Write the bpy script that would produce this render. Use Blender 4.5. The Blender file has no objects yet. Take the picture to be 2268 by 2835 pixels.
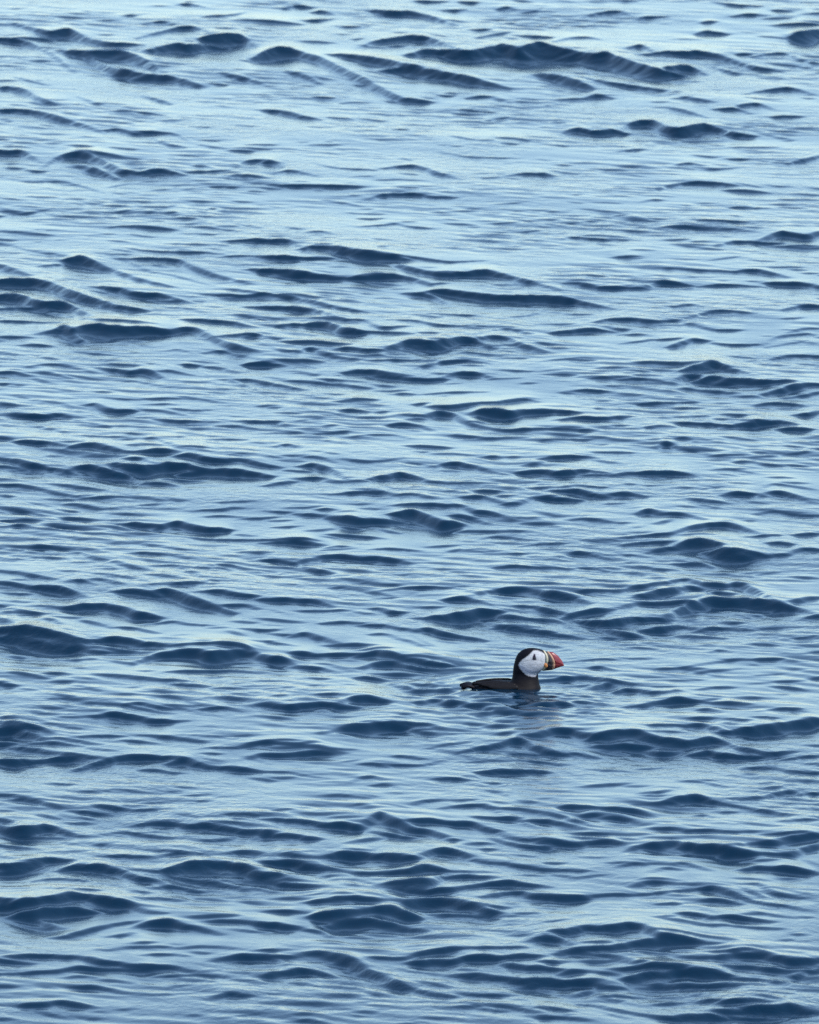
import bpy, bmesh, math, random
import numpy as np
from mathutils import Vector, Matrix

S = bpy.context.scene
COL = S.collection

# ------------------------------------------------------------------ camera
CAM_H = 4.6213                      # eye height above the mean water level (m)
PITCH = math.radians(8.5843)         # looking down at the sea through a long lens
FOV_V = 2 * math.atan(1417.5 * 0.918e-3 / 28.0)
cd = bpy.data.cameras.new("camera")
cd.sensor_fit = 'VERTICAL'; cd.sensor_height = 24.0
cd.angle_y = FOV_V
cd.clip_start = 0.5; cd.clip_end = 60000
cam = bpy.data.objects.new("camera", cd); COL.objects.link(cam)
cam.location = (0, 0, CAM_H)
cam.rotation_euler = (math.pi / 2 - PITCH, 0, 0)
cd.dof.use_dof = True
cd.dof.focus_distance = 27.95
cd.dof.aperture_fstop = cd.lens / 16.0     # 16 mm front lens
S.camera = cam

# ------------------------------------------------------------------ sky, sun, exposure
SUN_EL, SUN_AZ = math.radians(57), math.radians(116)   # azimuth clockwise from +Y (view direction)
w = bpy.data.worlds.new("World"); S.world = w; w.use_nodes = True
nt = w.node_tree; nt.nodes.clear()
sky = nt.nodes.new("ShaderNodeTexSky"); sky.sky_type = 'NISHITA'
sky.sun_disc = False
sky.sun_elevation = SUN_EL; sky.sun_rotation = SUN_AZ
sky.altitude = 0; sky.air_density = 0.90; sky.dust_density = 0.2; sky.ozone_density = 1.6
bg = nt.nodes.new("ShaderNodeBackground"); bg.inputs['Strength'].default_value = 0.15
out = nt.nodes.new("ShaderNodeOutputWorld")
tint = nt.nodes.new("ShaderNodeMix"); tint.data_type = 'RGBA'; tint.blend_type = 'MULTIPLY'
tint.inputs['Factor'].default_value = 1.0; tint.inputs[7].default_value = (0.95, 1.015, 1.0, 1)
nt.links.new(sky.outputs[0], tint.inputs[6]); nt.links.new(tint.outputs[2], bg.inputs[0]); nt.links.new(bg.outputs[0], out.inputs[0])

sd = bpy.data.lights.new("sun", 'SUN'); sd.energy = 2.0; sd.angle = math.radians(0.5); sd.color = (1, 0.955, 0.88)
sun = bpy.data.objects.new("sun", sd); COL.objects.link(sun)
sdir = Vector((math.sin(SUN_AZ) * math.cos(SUN_EL), math.cos(SUN_AZ) * math.cos(SUN_EL), math.sin(SUN_EL)))
sun.rotation_euler = sdir.to_track_quat('Z', 'Y').to_euler()
sun.location = (20, 20, 40)

S.view_settings.view_transform = 'Standard'; S.view_settings.look = 'None'
S.view_settings.exposure = 0.95; S.view_settings.gamma = 1.0
S.render.engine = 'CYCLES'
S.cycles.filter_width = 1.5
S.cycles.use_denoising = False
S.cycles.max_bounces = 6; S.cycles.glossy_bounces = 4; S.cycles.diffuse_bounces = 2
S.cycles.caustics_reflective = False; S.cycles.caustics_refractive = False

# ------------------------------------------------------------------ helpers
def node(nt, kind, **kw):
    n = nt.nodes.new(kind)
    for k, v in kw.items(): setattr(n, k, v)
    return n

def new_mat(name):
    m = bpy.data.materials.new(name); m.use_nodes = True
    b = m.node_tree.nodes["Principled BSDF"]
    return m, m.node_tree, b

def link(o, parent=None):
    COL.objects.link(o)
    if parent: o.parent = parent
    return o

# ------------------------------------------------------------------ the sea
# Crest lines of the wind waves, surveyed in world metres, a few added to break the bird's reflection: front length (mm), front slope (%), then x,y points (cm).
CRESTS = """58 60|-164.7,4308.0 -154.5,4302.0 -147.9,4290.1 -139.2,4252.0 -129.7,4201.2
79 65|-156.4,4354.4 -142.8,4323.2 -134.1,4324.7 -125.8,4297.4 -116.6,4278.2 -106.7,4277.2
108 64|-132.6,4257.3 -124.3,4245.2 -114.6,4202.9 -101.9,4180.0 -90.8,4169.3 -81.4,4149.2
141 64|-124.4,4248.7 -112.0,4244.7 -104.3,4229.3 -96.2,4195.3
33 68|-106.1,4305.4 -99.1,4323.9 -90.1,4340.8 -83.1,4333.9 -76.3,4304.0
105 67|-101.9,4258.9 -91.8,4276.3 -85.7,4275.4 -77.8,4286.5 -72.2,4285.6
163 67|-81.2,4300.2 -70.7,4304.2 -65.7,4305.0 -61.1,4283.4
22 67|-94.6,4435.4 -90.2,4441.3 -82.9,4427.5
22 66|-81.5,4386.8 -72.1,4392.8 -66.6,4405.0
20 67|-114.4,4387.0 -111.4,4390.0 -108.3,4393.0
19 68|-104.9,4358.1 -98.7,4362.6 -93.5,4352.5
43 64|-71.1,4182.0 -61.8,4166.2 -54.4,4148.3
15 68|-76.6,4151.2 -73.0,4149.5 -69.4,4148.5
62 66|-157.4,4113.5 -153.3,4133.2 -145.7,4121.6 -138.9,4093.6 -133.0,4078.0
34 62|-99.6,4107.7 -95.2,4097.9 -88.9,4080.3
50 65|-153.9,4053.1 -145.8,4056.9 -137.9,4048.6 -128.5,4028.4 -121.0,4010.4 -113.5,3989.5
18 45|-150.9,4035.9 -147.3,4025.4 -143.8,4014.8
16 64|-149.7,4166.7 -143.3,4154.0 -136.9,4142.3
31 68|-110.6,3990.8 -106.6,3993.3 -100.0,3982.1 -94.3,3984.5
25 66|-100.1,3985.5 -86.7,3980.0 -80.6,3958.5
21 62|-94.0,3969.8 -87.8,3948.2 -81.3,3938.3
16 50|-122.4,3942.2 -118.3,3938.5 -114.2,3935.6
14 51|-107.4,3933.8 -102.8,3932.1 -98.2,3929.6
63 65|-150.4,3928.9 -143.4,3924.8 -138.3,3922.9 -132.3,3897.8
15 68|-136.0,3874.4 -132.0,3871.3 -128.1,3871.2
70 67|-128.6,3888.3 -124.8,3907.8 -118.2,3915.4 -111.0,3901.1 -102.9,3870.1 -95.9,3859.4
55 63|-118.5,3888.3 -111.4,3874.9 -102.4,3851.4
44 68|-96.4,3858.1 -88.7,3865.0 -79.6,3854.7
15 68|-78.6,3860.7 -73.1,3864.7 -63.6,3868.1
24 67|-62.1,3876.7 -57.9,3893.5 -52.8,3895.6 -46.5,3887.3
19 68|-63.8,3844.0 -60.6,3853.5 -57.2,3847.2 -52.6,3837.0
12 51|-80.3,4002.1 -76.2,4001.2 -72.1,3999.7
12 51|-64.2,4008.3 -59.5,4005.1 -54.8,4003.5
12 51|-77.2,3960.6 -72.6,3959.5 -67.9,3957.7
14 51|-58.6,3942.8 -53.5,3943.6 -48.3,3944.7
16 61|-125.0,4103.5 -117.8,4082.6 -110.9,4065.9
161 67|-60.1,4236.7 -54.8,4250.7 -46.9,4255.4 -42.5,4249.3
114 59|-43.1,4248.7 -34.4,4228.6 -23.1,4182.6 -17.0,4159.7 -8.5,4122.2 -2.5,4100.8 5.2,4094.6
44 62|-46.7,4187.4 -40.0,4175.1 -33.8,4154.1
27 68|-51.2,4423.2 -45.6,4433.7 -39.1,4426.6
34 67|-39.6,4409.1 -35.2,4411.4 -30.0,4399.3
19 68|-43.1,4374.2 -36.8,4377.2 -30.5,4382.2
16 68|-30.3,4352.9 -23.7,4349.0 -17.1,4350.1
68 65|-15.4,4414.7 -7.2,4405.6 0.5,4405.2 8.7,4388.9 16.8,4362.2
16 67|-22.5,4301.0 -20.0,4301.9 -17.6,4304.8
64 67|-17.5,4278.4 -13.8,4290.2 -6.4,4299.4 0.5,4305.4 8.5,4295.8 13.4,4275.9 19.5,4250.5
75 68|-0.2,4247.8 8.5,4259.8 20.7,4241.5
160 68|13.4,4256.6 23.8,4249.2 31.8,4258.8
190 68|31.8,4251.5 35.5,4261.1 42.8,4250.4 50.3,4258.8 62.4,4245.1
19 68|23.6,4336.8 28.0,4335.3 32.4,4338.4
27 65|26.6,4305.7 32.2,4315.0 38.6,4324.4
26 68|40.9,4313.1 48.4,4307.4 55.8,4303.1
27 68|35.6,4419.2 39.4,4424.4 43.2,4417.0
18 59|43.1,4405.1 52.1,4415.0 55.3,4442.9
77 66|-29.6,4243.2 -25.9,4241.9 -18.5,4232.7 -9.9,4219.6 -2.6,4202.6 2.9,4194.7
103 66|-8.6,4196.3 -3.8,4199.0 2.3,4193.4 10.1,4182.1 17.3,4170.7 24.5,4158.9 31.0,4146.0 35.1,4138.4
12 68|10.6,4113.3 13.8,4111.7 17.1,4112.6
25 67|21.2,4104.0 28.9,4109.6 37.1,4091.3
20 68|19.2,4066.1 25.4,4062.5 31.5,4057.8
15 67|26.6,4029.7 31.7,4037.5 36.7,4041.6
40 66|-54.1,4060.3 -47.0,4053.8 -40.4,4040.0 -33.9,4029.9
15 68|-30.5,4037.1 -26.1,4034.9 -21.7,4033.0
14 51|-35.5,3946.5 -29.8,3947.1 -24.1,3947.0
8 51|-12.2,3962.8 -9.6,3961.7 -7.0,3961.4
14 49|14.2,3974.9 19.1,3966.0 23.9,3959.5
17 50|31.4,3968.4 37.7,3966.0 46.7,3954.1
12 51|14.7,3942.7 17.0,3942.0 19.2,3941.0
13 51|12.9,3921.3 21.9,3910.7 37.1,3906.6
39 63|-51.9,3891.7 -48.5,3890.6 -45.0,3875.7
19 68|-48.1,3857.9 -44.9,3865.3 -40.4,3863.7 -32.4,3848.8
15 50|-32.7,3885.7 -25.9,3873.6 -12.4,3867.2
16 49|-3.5,3904.6 -1.3,3901.0 1.0,3897.3
30 67|-9.1,3872.9 -0.7,3881.5 4.9,3873.1 9.9,3858.1 16.0,3845.1
15 68|33.8,3851.7 41.2,3859.7 50.0,3853.9
22 68|2.4,4450.6 8.8,4448.7 15.2,4448.2
22 68|19.7,4447.6 23.9,4445.8 28.1,4445.1
16 68|12.6,4416.2 18.0,4416.8 23.4,4420.2
27 68|69.8,4388.7 77.0,4402.8 84.1,4406.3 88.3,4394.1
22 67|90.5,4376.4 93.9,4386.2 102.8,4388.3
16 68|86.2,4448.4 89.4,4447.8 92.6,4447.4
20 67|123.2,4441.7 131.9,4430.6 142.6,4425.2
22 68|128.7,4388.7 136.6,4395.3 143.3,4389.0
20 68|145.3,4409.5 149.6,4407.4 154.0,4404.1
27 68|144.8,4356.2 152.4,4357.5 163.6,4354.0
176 67|150.3,4314.8 156.1,4320.7 163.9,4329.7
42 68|113.2,4325.7 117.7,4332.0 125.7,4325.6
22 68|116.1,4365.3 119.3,4368.5 122.5,4369.5
21 67|55.8,4283.2 62.9,4301.8 69.2,4308.0 74.0,4300.6
162 66|59.0,4241.3 66.3,4239.7 71.0,4232.0 75.9,4230.4 80.0,4221.1 87.5,4201.7 94.5,4186.7 102.3,4182.5
106 64|48.4,4177.6 57.9,4161.6 68.3,4136.8
32 66|67.5,4160.2 73.9,4150.2 84.5,4138.4 97.8,4121.9
43 65|85.1,4265.0 90.2,4271.2 94.7,4249.6
52 67|92.1,4245.2 99.6,4250.4 105.7,4248.2 112.4,4248.7 120.1,4237.6 125.7,4221.0 133.0,4201.4 140.1,4194.3
75 67|98.2,4192.3 106.9,4198.4 113.1,4181.2
34 62|116.2,4207.6 121.3,4192.6 126.4,4182.4
26 68|125.8,4244.4 128.9,4246.1 132.0,4245.5
26 67|134.3,4240.0 144.4,4250.8 150.4,4229.6 157.8,4214.4
25 68|127.3,4113.3 134.8,4123.6 143.3,4128.6 152.1,4109.2
18 68|56.4,4098.5 61.2,4100.5 66.0,4102.7
40 68|66.0,4102.7 70.8,4110.9 76.6,4102.2
26 62|96.5,4067.1 101.6,4058.1 109.8,4034.8
25 67|112.8,4061.2 121.1,4062.1 126.6,4049.1
31 68|122.5,4069.4 129.2,4076.4 134.6,4061.8
20 68|133.2,4037.1 139.1,4038.5 144.9,4038.0
53 68|54.9,3986.2 60.3,3999.8 67.1,3992.8 74.1,3996.1 78.6,3992.8
81 68|77.5,3995.3 81.4,4016.0 89.0,4019.8 93.9,4002.4 99.5,3997.0 107.8,4005.6 113.4,3998.2 117.7,3987.4 122.8,3982.5
12 51|115.9,3945.1 124.7,3943.6 133.6,3943.2
19 68|94.6,3885.7 99.2,3891.0 103.5,3885.0
14 51|103.2,3873.3 109.5,3876.3 115.7,3879.4
14 50|123.8,3903.0 129.2,3896.9 134.7,3893.5
31 65|134.7,3893.5 141.3,3903.7 148.6,3917.1
15 50|50.5,3867.7 55.5,3863.3 60.4,3857.3
32 64|44.8,3860.5 48.1,3857.1 51.3,3847.0
12 51|50.2,4027.1 53.6,4023.2 57.1,4021.9
15 67|50.8,4078.5 53.2,4080.3 55.6,4084.0
15 66|-128.3,3842.2 -121.6,3841.3 -115.7,3830.3 -108.0,3811.8
15 65|-105.6,3824.9 -102.4,3830.6 -99.2,3836.0
9 51|-131.6,3792.5 -127.1,3791.7 -122.8,3791.8
15 68|-143.3,3768.8 -137.3,3754.8 -131.7,3749.0 -124.9,3756.5
13 51|-100.2,3749.3 -97.6,3750.7 -94.9,3752.7
13 48|-93.1,3744.8 -88.3,3747.2 -84.8,3762.8 -81.1,3767.1
14 50|-83.9,3744.2 -80.6,3746.3 -77.5,3752.6
16 68|-71.4,3746.9 -67.9,3761.8 -61.1,3745.1
9 51|-77.2,3816.4 -68.5,3824.4 -61.3,3824.1
3 51|-125.7,3699.3 -120.6,3698.2 -115.5,3697.9
15 51|-102.3,3705.1 -96.5,3708.4 -87.8,3702.5
16 51|-78.2,3707.7 -70.1,3705.9 -62.5,3698.9 -57.6,3694.1
11 49|-59.6,3715.1 -54.9,3708.3 -50.2,3701.8
16 49|-139.6,3668.8 -134.0,3662.6 -127.2,3647.5
14 66|-124.9,3643.5 -117.8,3634.7 -111.1,3622.3
14 66|-122.5,3602.2 -117.9,3607.5 -113.4,3613.1
88 66|-113.6,3619.2 -108.4,3620.0 -103.9,3610.0 -99.4,3598.7
29 63|-102.8,3608.5 -95.0,3588.7 -87.2,3568.6 -76.5,3550.6
12 46|-101.6,3639.0 -93.7,3620.3 -84.7,3592.6
13 47|-95.0,3628.3 -88.0,3599.7 -77.2,3583.9 -63.8,3557.5
14 68|-92.8,3647.6 -86.3,3641.8 -76.8,3639.0 -67.8,3638.6 -62.5,3634.1
35 65|-91.7,3623.7 -85.4,3624.0 -76.9,3619.6 -70.3,3600.4 -62.1,3580.1 -53.0,3562.5
16 68|-61.5,3667.8 -52.5,3669.6 -43.9,3664.3
43 63|-138.3,3607.6 -133.3,3600.0 -129.2,3587.3 -124.2,3576.2
97 66|-136.7,3563.8 -129.5,3565.4 -123.2,3563.7 -116.8,3554.7 -109.4,3532.8 -99.1,3512.6
40 66|-103.4,3520.3 -95.9,3504.7 -83.9,3492.6
95 66|-135.3,3528.4 -127.1,3526.9 -118.9,3509.5 -110.1,3506.6 -104.5,3488.5
24 67|-134.3,3499.7 -121.3,3506.3 -107.8,3480.9
40 67|-101.7,3548.7 -94.9,3544.4 -89.0,3535.5 -81.2,3531.4 -75.9,3523.4 -71.2,3514.7
14 49|-78.0,3503.2 -71.4,3498.5 -64.5,3483.3
13 68|-133.1,3468.4 -122.5,3467.0 -109.8,3461.8
17 67|-106.1,3474.1 -98.8,3464.0 -89.6,3460.4 -81.5,3453.7
32 67|-71.2,3467.9 -63.2,3466.1 -57.1,3461.9 -49.4,3450.9
11 50|-56.4,3483.5 -50.8,3477.9 -46.2,3471.7
16 68|-131.5,3427.3 -125.1,3428.7 -118.6,3427.6
17 66|-117.4,3435.4 -112.6,3442.4 -110.2,3444.9
95 65|-111.6,3442.2 -109.8,3447.1 -107.1,3442.0 -102.7,3426.6
96 68|-105.6,3440.9 -101.3,3446.8 -94.2,3444.2 -84.2,3442.3 -76.2,3440.2
54 66|-77.1,3438.4 -68.8,3445.4 -63.0,3428.1 -56.2,3406.8 -48.1,3393.4
13 68|-121.5,3410.8 -116.1,3411.7 -111.1,3408.8
13 51|-104.8,3398.8 -95.8,3392.5 -87.8,3386.8
13 51|-75.2,3397.4 -72.3,3400.1 -67.3,3391.8
19 67|-63.8,3392.6 -58.5,3398.1 -53.5,3391.0 -46.4,3375.6
26 68|-60.4,3423.4 -52.1,3431.2 -47.1,3430.4
27 66|-52.0,3427.5 -48.1,3431.3 -46.0,3418.4
12 50|-117.3,3388.7 -112.2,3381.3 -107.1,3375.2
24 68|-54.5,3834.0 -46.1,3825.5 -36.6,3823.5 -24.5,3820.4 -17.3,3819.2
33 67|-63.1,3534.1 -53.4,3532.4 -47.2,3534.9 -39.0,3528.1 -31.2,3514.3 -24.5,3500.5 -15.8,3490.8
40 66|-50.9,3505.3 -43.8,3504.3 -36.1,3500.4 -28.9,3489.3 -23.3,3472.3 -18.2,3465.6
21 67|-19.2,3467.0 -14.7,3466.6 -9.1,3449.6 -1.6,3452.6
29 68|-14.4,3786.3 -8.9,3797.2 -2.3,3800.7 3.7,3799.0 7.5,3793.5 14.7,3791.3
11 51|-21.6,3798.0 -19.4,3796.6 -17.2,3795.4
11 51|-3.5,3818.0 0.1,3817.3 3.7,3816.3
11 51|-18.0,3734.1 -13.6,3733.3 -9.3,3733.6
14 68|-15.2,3709.0 -7.7,3715.0 -5.0,3717.8 -0.7,3710.4 7.4,3703.8
13 50|-42.5,3705.4 -39.2,3701.3 -36.0,3697.1
15 50|-33.8,3689.5 -30.1,3691.4 -26.3,3683.2
13 51|27.9,3719.4 32.7,3720.0 37.6,3722.5
13 51|37.3,3695.8 40.8,3697.4 44.3,3699.0
11 50|-11.2,3644.3 -9.1,3646.2 -7.0,3648.3
29 66|-52.7,3667.5 -45.8,3667.1 -40.4,3664.0 -35.5,3645.0
56 67|-35.5,3644.4 -31.3,3648.8 -25.5,3644.3 -19.1,3634.3 -11.7,3627.3
34 68|-50.6,3627.1 -45.3,3623.8 -37.4,3622.3 -26.4,3623.8
74 67|-23.3,3636.7 -11.7,3626.2 -5.9,3621.7 -0.7,3615.9
14 68|-7.5,3622.2 2.0,3618.7 12.4,3609.1 21.8,3610.5
48 66|-7.5,3611.7 -0.7,3596.0 5.1,3585.5 10.2,3580.0 14.9,3579.7 20.1,3581.3 24.8,3582.9 30.4,3574.8 38.0,3560.0 46.1,3543.0
55 68|-51.2,3597.1 -39.7,3590.8 -31.8,3584.3 -24.0,3578.3 -19.8,3576.3
47 68|-20.9,3576.6 -13.6,3577.6 -5.3,3580.0 0.9,3572.7 6.1,3560.1
62 67|6.0,3540.0 10.1,3542.1 17.3,3536.0 24.9,3528.7 32.6,3525.2 42.8,3523.0 52.9,3515.5 61.8,3501.1
37 65|-2.2,3541.2 7.0,3535.0 12.1,3515.7
14 49|32.1,3479.5 38.3,3484.7 43.7,3498.8
13 50|-18.1,3546.2 -14.8,3542.0 -11.4,3539.3
13 68|-5.2,3467.6 1.9,3466.2 9.4,3456.3 21.9,3452.5
14 51|6.9,3486.5 14.5,3484.0 22.1,3482.5
26 68|-42.2,3454.2 -37.2,3459.9 -33.2,3459.0
70 67|-33.2,3459.0 -27.2,3462.6 -21.6,3448.2 -15.1,3441.4
16 68|-16.1,3440.9 -8.1,3440.1 1.9,3431.5
14 64|2.9,3435.2 9.3,3432.9 12.3,3417.5
85 68|-6.0,3400.4 -0.1,3411.1 6.8,3409.3 12.8,3415.5 16.7,3420.8 20.7,3417.9 25.1,3408.4
45 67|20.7,3419.4 25.7,3427.4 30.7,3424.8 34.5,3410.9 40.8,3398.5
13 68|25.8,3441.1 30.9,3448.7 37.8,3438.5
13 67|-44.8,3426.5 -42.8,3423.6 -40.8,3421.8
13 66|-45.6,3407.8 -39.5,3394.5 -34.6,3392.7
32 67|-35.0,3391.3 -31.2,3400.1 -28.7,3395.7 -23.7,3385.5 -16.8,3377.1
21 68|-23.3,3397.8 -19.4,3400.8 -12.9,3394.7 -6.0,3396.5
13 68|-12.8,3374.2 -5.5,3375.2 1.8,3376.9
12 51|25.4,3382.3 30.8,3381.3 36.2,3381.3
30 68|86.2,3815.1 92.1,3827.9 99.5,3835.6 107.7,3832.1 114.1,3824.7
15 50|114.3,3830.1 118.3,3824.9 122.3,3820.6
11 51|124.7,3825.3 129.0,3823.4 133.4,3822.1
16 51|80.5,3778.0 84.5,3784.9 88.3,3783.5
4 51|114.0,3763.3 118.6,3762.5 123.1,3761.1
18 68|84.9,3708.0 92.5,3709.5 98.9,3708.0
16 68|50.7,3673.6 54.5,3680.4 60.8,3677.4 68.2,3673.5
13 51|85.2,3674.4 89.5,3675.0 93.8,3676.2
9 51|94.7,3669.8 98.5,3671.0 102.2,3672.5
23 68|102.9,3659.7 109.6,3670.6 118.1,3669.1 125.4,3667.1
57 67|118.8,3674.6 124.5,3688.2 129.3,3686.5 133.4,3682.4 140.3,3695.8
11 50|99.2,3618.6 104.0,3623.6 108.9,3628.2
8 51|112.3,3619.3 116.1,3616.6 120.0,3615.4
14 51|78.4,3601.0 86.6,3597.4 96.9,3592.2 107.2,3588.8
28 67|106.2,3588.8 112.5,3592.6 118.5,3584.5 123.8,3573.0
40 67|116.7,3561.9 122.9,3560.7 129.0,3557.1 134.8,3547.7
33 68|50.6,3555.4 55.8,3555.4 61.8,3546.8 69.0,3546.8 76.2,3546.2
33 68|76.2,3546.4 81.6,3559.8 88.2,3557.3 93.3,3551.5
17 68|90.6,3547.6 98.5,3555.1 106.3,3556.5 116.5,3553.2
12 50|43.7,3497.2 51.2,3486.9 57.7,3484.7
13 51|58.1,3575.5 61.2,3574.1 64.3,3574.2
13 68|83.8,3498.2 90.0,3503.3 94.9,3496.0
21 68|89.8,3475.3 94.5,3484.2 100.2,3488.8 109.1,3482.8
33 67|119.5,3490.3 124.9,3500.3 129.0,3502.6 133.0,3499.8
13 51|117.8,3469.5 121.4,3471.1 125.0,3472.9
13 67|119.7,3437.7 125.0,3446.8 129.6,3447.6
32 68|59.9,3466.0 63.5,3470.6 70.5,3470.1 77.5,3465.5 84.6,3467.9
17 67|84.6,3467.3 90.8,3455.7 97.0,3445.2 104.5,3444.9
32 68|45.0,3441.3 52.1,3445.8 58.1,3449.7 64.0,3445.2
22 67|62.2,3455.4 65.6,3450.6 69.1,3448.2
12 51|43.3,3462.2 47.3,3461.4 51.3,3461.3
10 67|66.4,3438.5 72.9,3437.4 76.7,3429.1
13 50|66.5,3416.0 71.5,3420.2 76.6,3424.0
13 68|75.6,3423.7 80.3,3423.3 85.0,3424.3
38 67|81.1,3406.4 86.3,3416.7 89.4,3422.2 93.3,3419.5
13 68|92.3,3418.8 99.5,3411.0 110.9,3411.8
15 67|111.5,3413.5 116.4,3428.8 124.7,3436.9 128.4,3429.7
10 50|110.2,3403.8 117.1,3412.8 124.1,3420.8
21 68|110.8,3376.3 119.0,3386.6 128.7,3385.5
13 51|43.5,3403.4 47.0,3402.6 50.4,3402.1
13 68|48.6,3376.7 52.8,3376.0 56.9,3375.0
13 68|-115.9,3361.7 -112.2,3366.1 -106.7,3364.3 -96.5,3348.8
13 51|-94.1,3367.6 -89.2,3364.9 -84.2,3362.2
31 67|-95.3,3358.6 -90.9,3355.3 -85.9,3350.3 -82.0,3350.6 -76.4,3339.4
27 64|-83.0,3353.3 -79.0,3348.5 -76.4,3340.4
16 68|-77.1,3349.9 -73.3,3352.3 -66.8,3344.9
26 68|-70.2,3367.1 -67.5,3367.2 -64.8,3366.8
16 66|-64.3,3364.8 -58.9,3362.2 -52.4,3350.2
37 68|-51.2,3370.0 -46.3,3370.6 -40.4,3368.4
20 68|-128.5,3345.9 -121.8,3348.5 -116.2,3341.7
13 48|-116.2,3341.7 -112.3,3334.0 -108.4,3326.4
14 67|-116.4,3348.6 -111.1,3347.4 -103.0,3336.6
13 50|-104.6,3343.8 -99.4,3339.2 -94.2,3335.5
13 68|-126.7,3325.3 -124.3,3324.6 -121.9,3324.5
10 51|-121.4,3324.6 -119.2,3322.6 -117.0,3322.2
12 50|-108.1,3314.5 -104.8,3310.6 -101.6,3307.7
13 50|-88.9,3333.8 -83.5,3331.8 -76.5,3321.4 -71.0,3314.0
15 64|-59.8,3334.0 -56.0,3336.0 -51.5,3326.2 -44.0,3303.9
24 67|-53.1,3335.8 -47.7,3333.7 -39.9,3322.9 -32.3,3314.5
13 48|-119.0,3298.3 -116.0,3293.1 -112.9,3286.3
16 67|-126.1,3283.0 -121.9,3279.6 -117.8,3275.8
14 48|-109.5,3283.5 -104.1,3279.0 -98.8,3262.5
11 51|-94.5,3293.7 -87.7,3289.2 -81.9,3287.1
14 51|-81.5,3288.3 -73.4,3290.1 -66.2,3289.2
13 50|-70.1,3294.0 -63.8,3289.4 -56.5,3280.9
30 67|-97.3,3276.4 -94.5,3277.0 -89.4,3265.6 -81.8,3264.5
10 51|-79.3,3277.1 -73.1,3278.3 -69.7,3274.7
14 67|-80.9,3266.8 -75.2,3265.2 -67.4,3255.7
11 68|-71.5,3268.4 -65.7,3264.9 -60.1,3265.0
13 51|-46.0,3273.6 -42.6,3274.1 -39.3,3273.9
30 67|-119.5,3258.4 -110.3,3252.7 -104.8,3255.8 -101.4,3252.3 -98.7,3241.9
13 66|-98.2,3240.9 -93.3,3235.9 -86.5,3225.6
12 68|-79.1,3250.3 -72.4,3244.9 -67.6,3242.2 -55.8,3239.3
12 68|-57.1,3232.0 -51.0,3231.1 -44.3,3224.5
9 68|-51.1,3240.2 -46.4,3240.5 -38.9,3239.9
13 65|-113.0,3234.9 -108.1,3228.0 -101.2,3215.9
12 51|-97.2,3206.1 -92.9,3204.8 -88.7,3202.4
11 51|-86.6,3196.1 -83.0,3199.7 -79.3,3200.3
16 64|-77.9,3200.1 -74.7,3199.6 -70.7,3188.2 -67.3,3179.7
12 51|-72.4,3201.7 -69.0,3204.2 -65.5,3205.4
12 51|-83.3,3210.9 -80.2,3209.5 -77.1,3206.1
15 67|-123.3,3207.5 -120.0,3205.9 -116.6,3202.5
30 67|-115.9,3197.6 -108.9,3194.6 -103.6,3190.4 -98.8,3182.6
41 68|-99.2,3182.6 -94.7,3187.4 -90.0,3182.8 -84.2,3174.2 -80.9,3172.0
29 68|-81.4,3171.2 -74.1,3174.6 -69.5,3173.5 -67.1,3169.9
11 51|-106.6,3168.6 -103.5,3170.6 -100.3,3171.6
11 51|-83.6,3184.4 -80.3,3185.1 -77.1,3184.9
11 51|-102.8,3192.1 -98.6,3193.0 -94.4,3191.4
41 67|-121.7,3164.4 -116.0,3161.0 -109.3,3151.9 -103.1,3145.4 -96.5,3139.2
62 67|-98.9,3141.3 -94.5,3147.2 -89.8,3144.0 -85.1,3139.1 -80.5,3136.4 -76.6,3123.8
19 67|-76.5,3122.4 -72.9,3121.8 -68.3,3119.0 -63.6,3109.1
16 68|-120.2,3151.0 -113.8,3149.7 -106.7,3142.8
35 68|-68.3,3164.1 -64.2,3165.8 -59.1,3159.0 -52.6,3155.4
29 68|-54.4,3154.9 -48.9,3157.8 -44.3,3152.1 -37.8,3146.6
19 67|-83.4,3160.0 -78.3,3159.2 -74.5,3151.6
78 68|-85.4,3149.0 -77.1,3145.2 -69.8,3148.7 -64.3,3147.8 -58.8,3143.0
62 68|-65.6,3141.0 -58.8,3143.0 -49.6,3139.7 -40.4,3131.5
15 68|-70.8,3129.5 -64.6,3128.0 -58.5,3128.4
23 67|-119.8,3115.9 -112.6,3115.5 -107.0,3110.6 -101.3,3101.9 -94.8,3095.1
12 68|-102.3,3090.9 -97.5,3090.2 -92.8,3091.0
13 68|-93.7,3091.1 -88.4,3093.8 -81.3,3095.7 -77.6,3093.3 -72.6,3089.3
11 51|-94.8,3095.1 -92.1,3096.7 -89.5,3098.2
12 67|-118.3,3099.0 -115.0,3096.0 -111.8,3094.3
19 67|-118.4,3077.1 -111.9,3070.3 -107.2,3065.3 -102.1,3059.0
19 67|-97.1,3082.0 -93.5,3081.2 -87.0,3074.0
12 68|-99.0,3071.9 -96.0,3069.8 -93.1,3069.7
11 51|-76.9,3079.6 -73.5,3081.0 -70.2,3081.6
11 51|-54.0,3079.7 -48.7,3081.7 -42.4,3083.4
12 68|-60.1,3066.8 -52.9,3068.5 -49.4,3071.9 -45.8,3070.8
11 68|-57.2,3055.5 -52.8,3058.2 -46.5,3055.0
11 68|-46.5,3052.4 -41.6,3053.1 -36.7,3054.8
12 50|-68.6,3091.3 -66.3,3087.9 -64.0,3085.0
10 51|-84.1,3065.6 -79.5,3062.2 -75.0,3060.3
11 68|-96.7,3055.7 -92.7,3054.7 -89.5,3052.3
18 68|-113.8,3036.8 -109.0,3040.4 -104.0,3033.7 -95.4,3028.7
11 68|-101.1,3040.9 -97.5,3037.6 -93.9,3037.2
39 68|-81.7,3043.9 -76.4,3043.5 -69.2,3039.1
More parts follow.
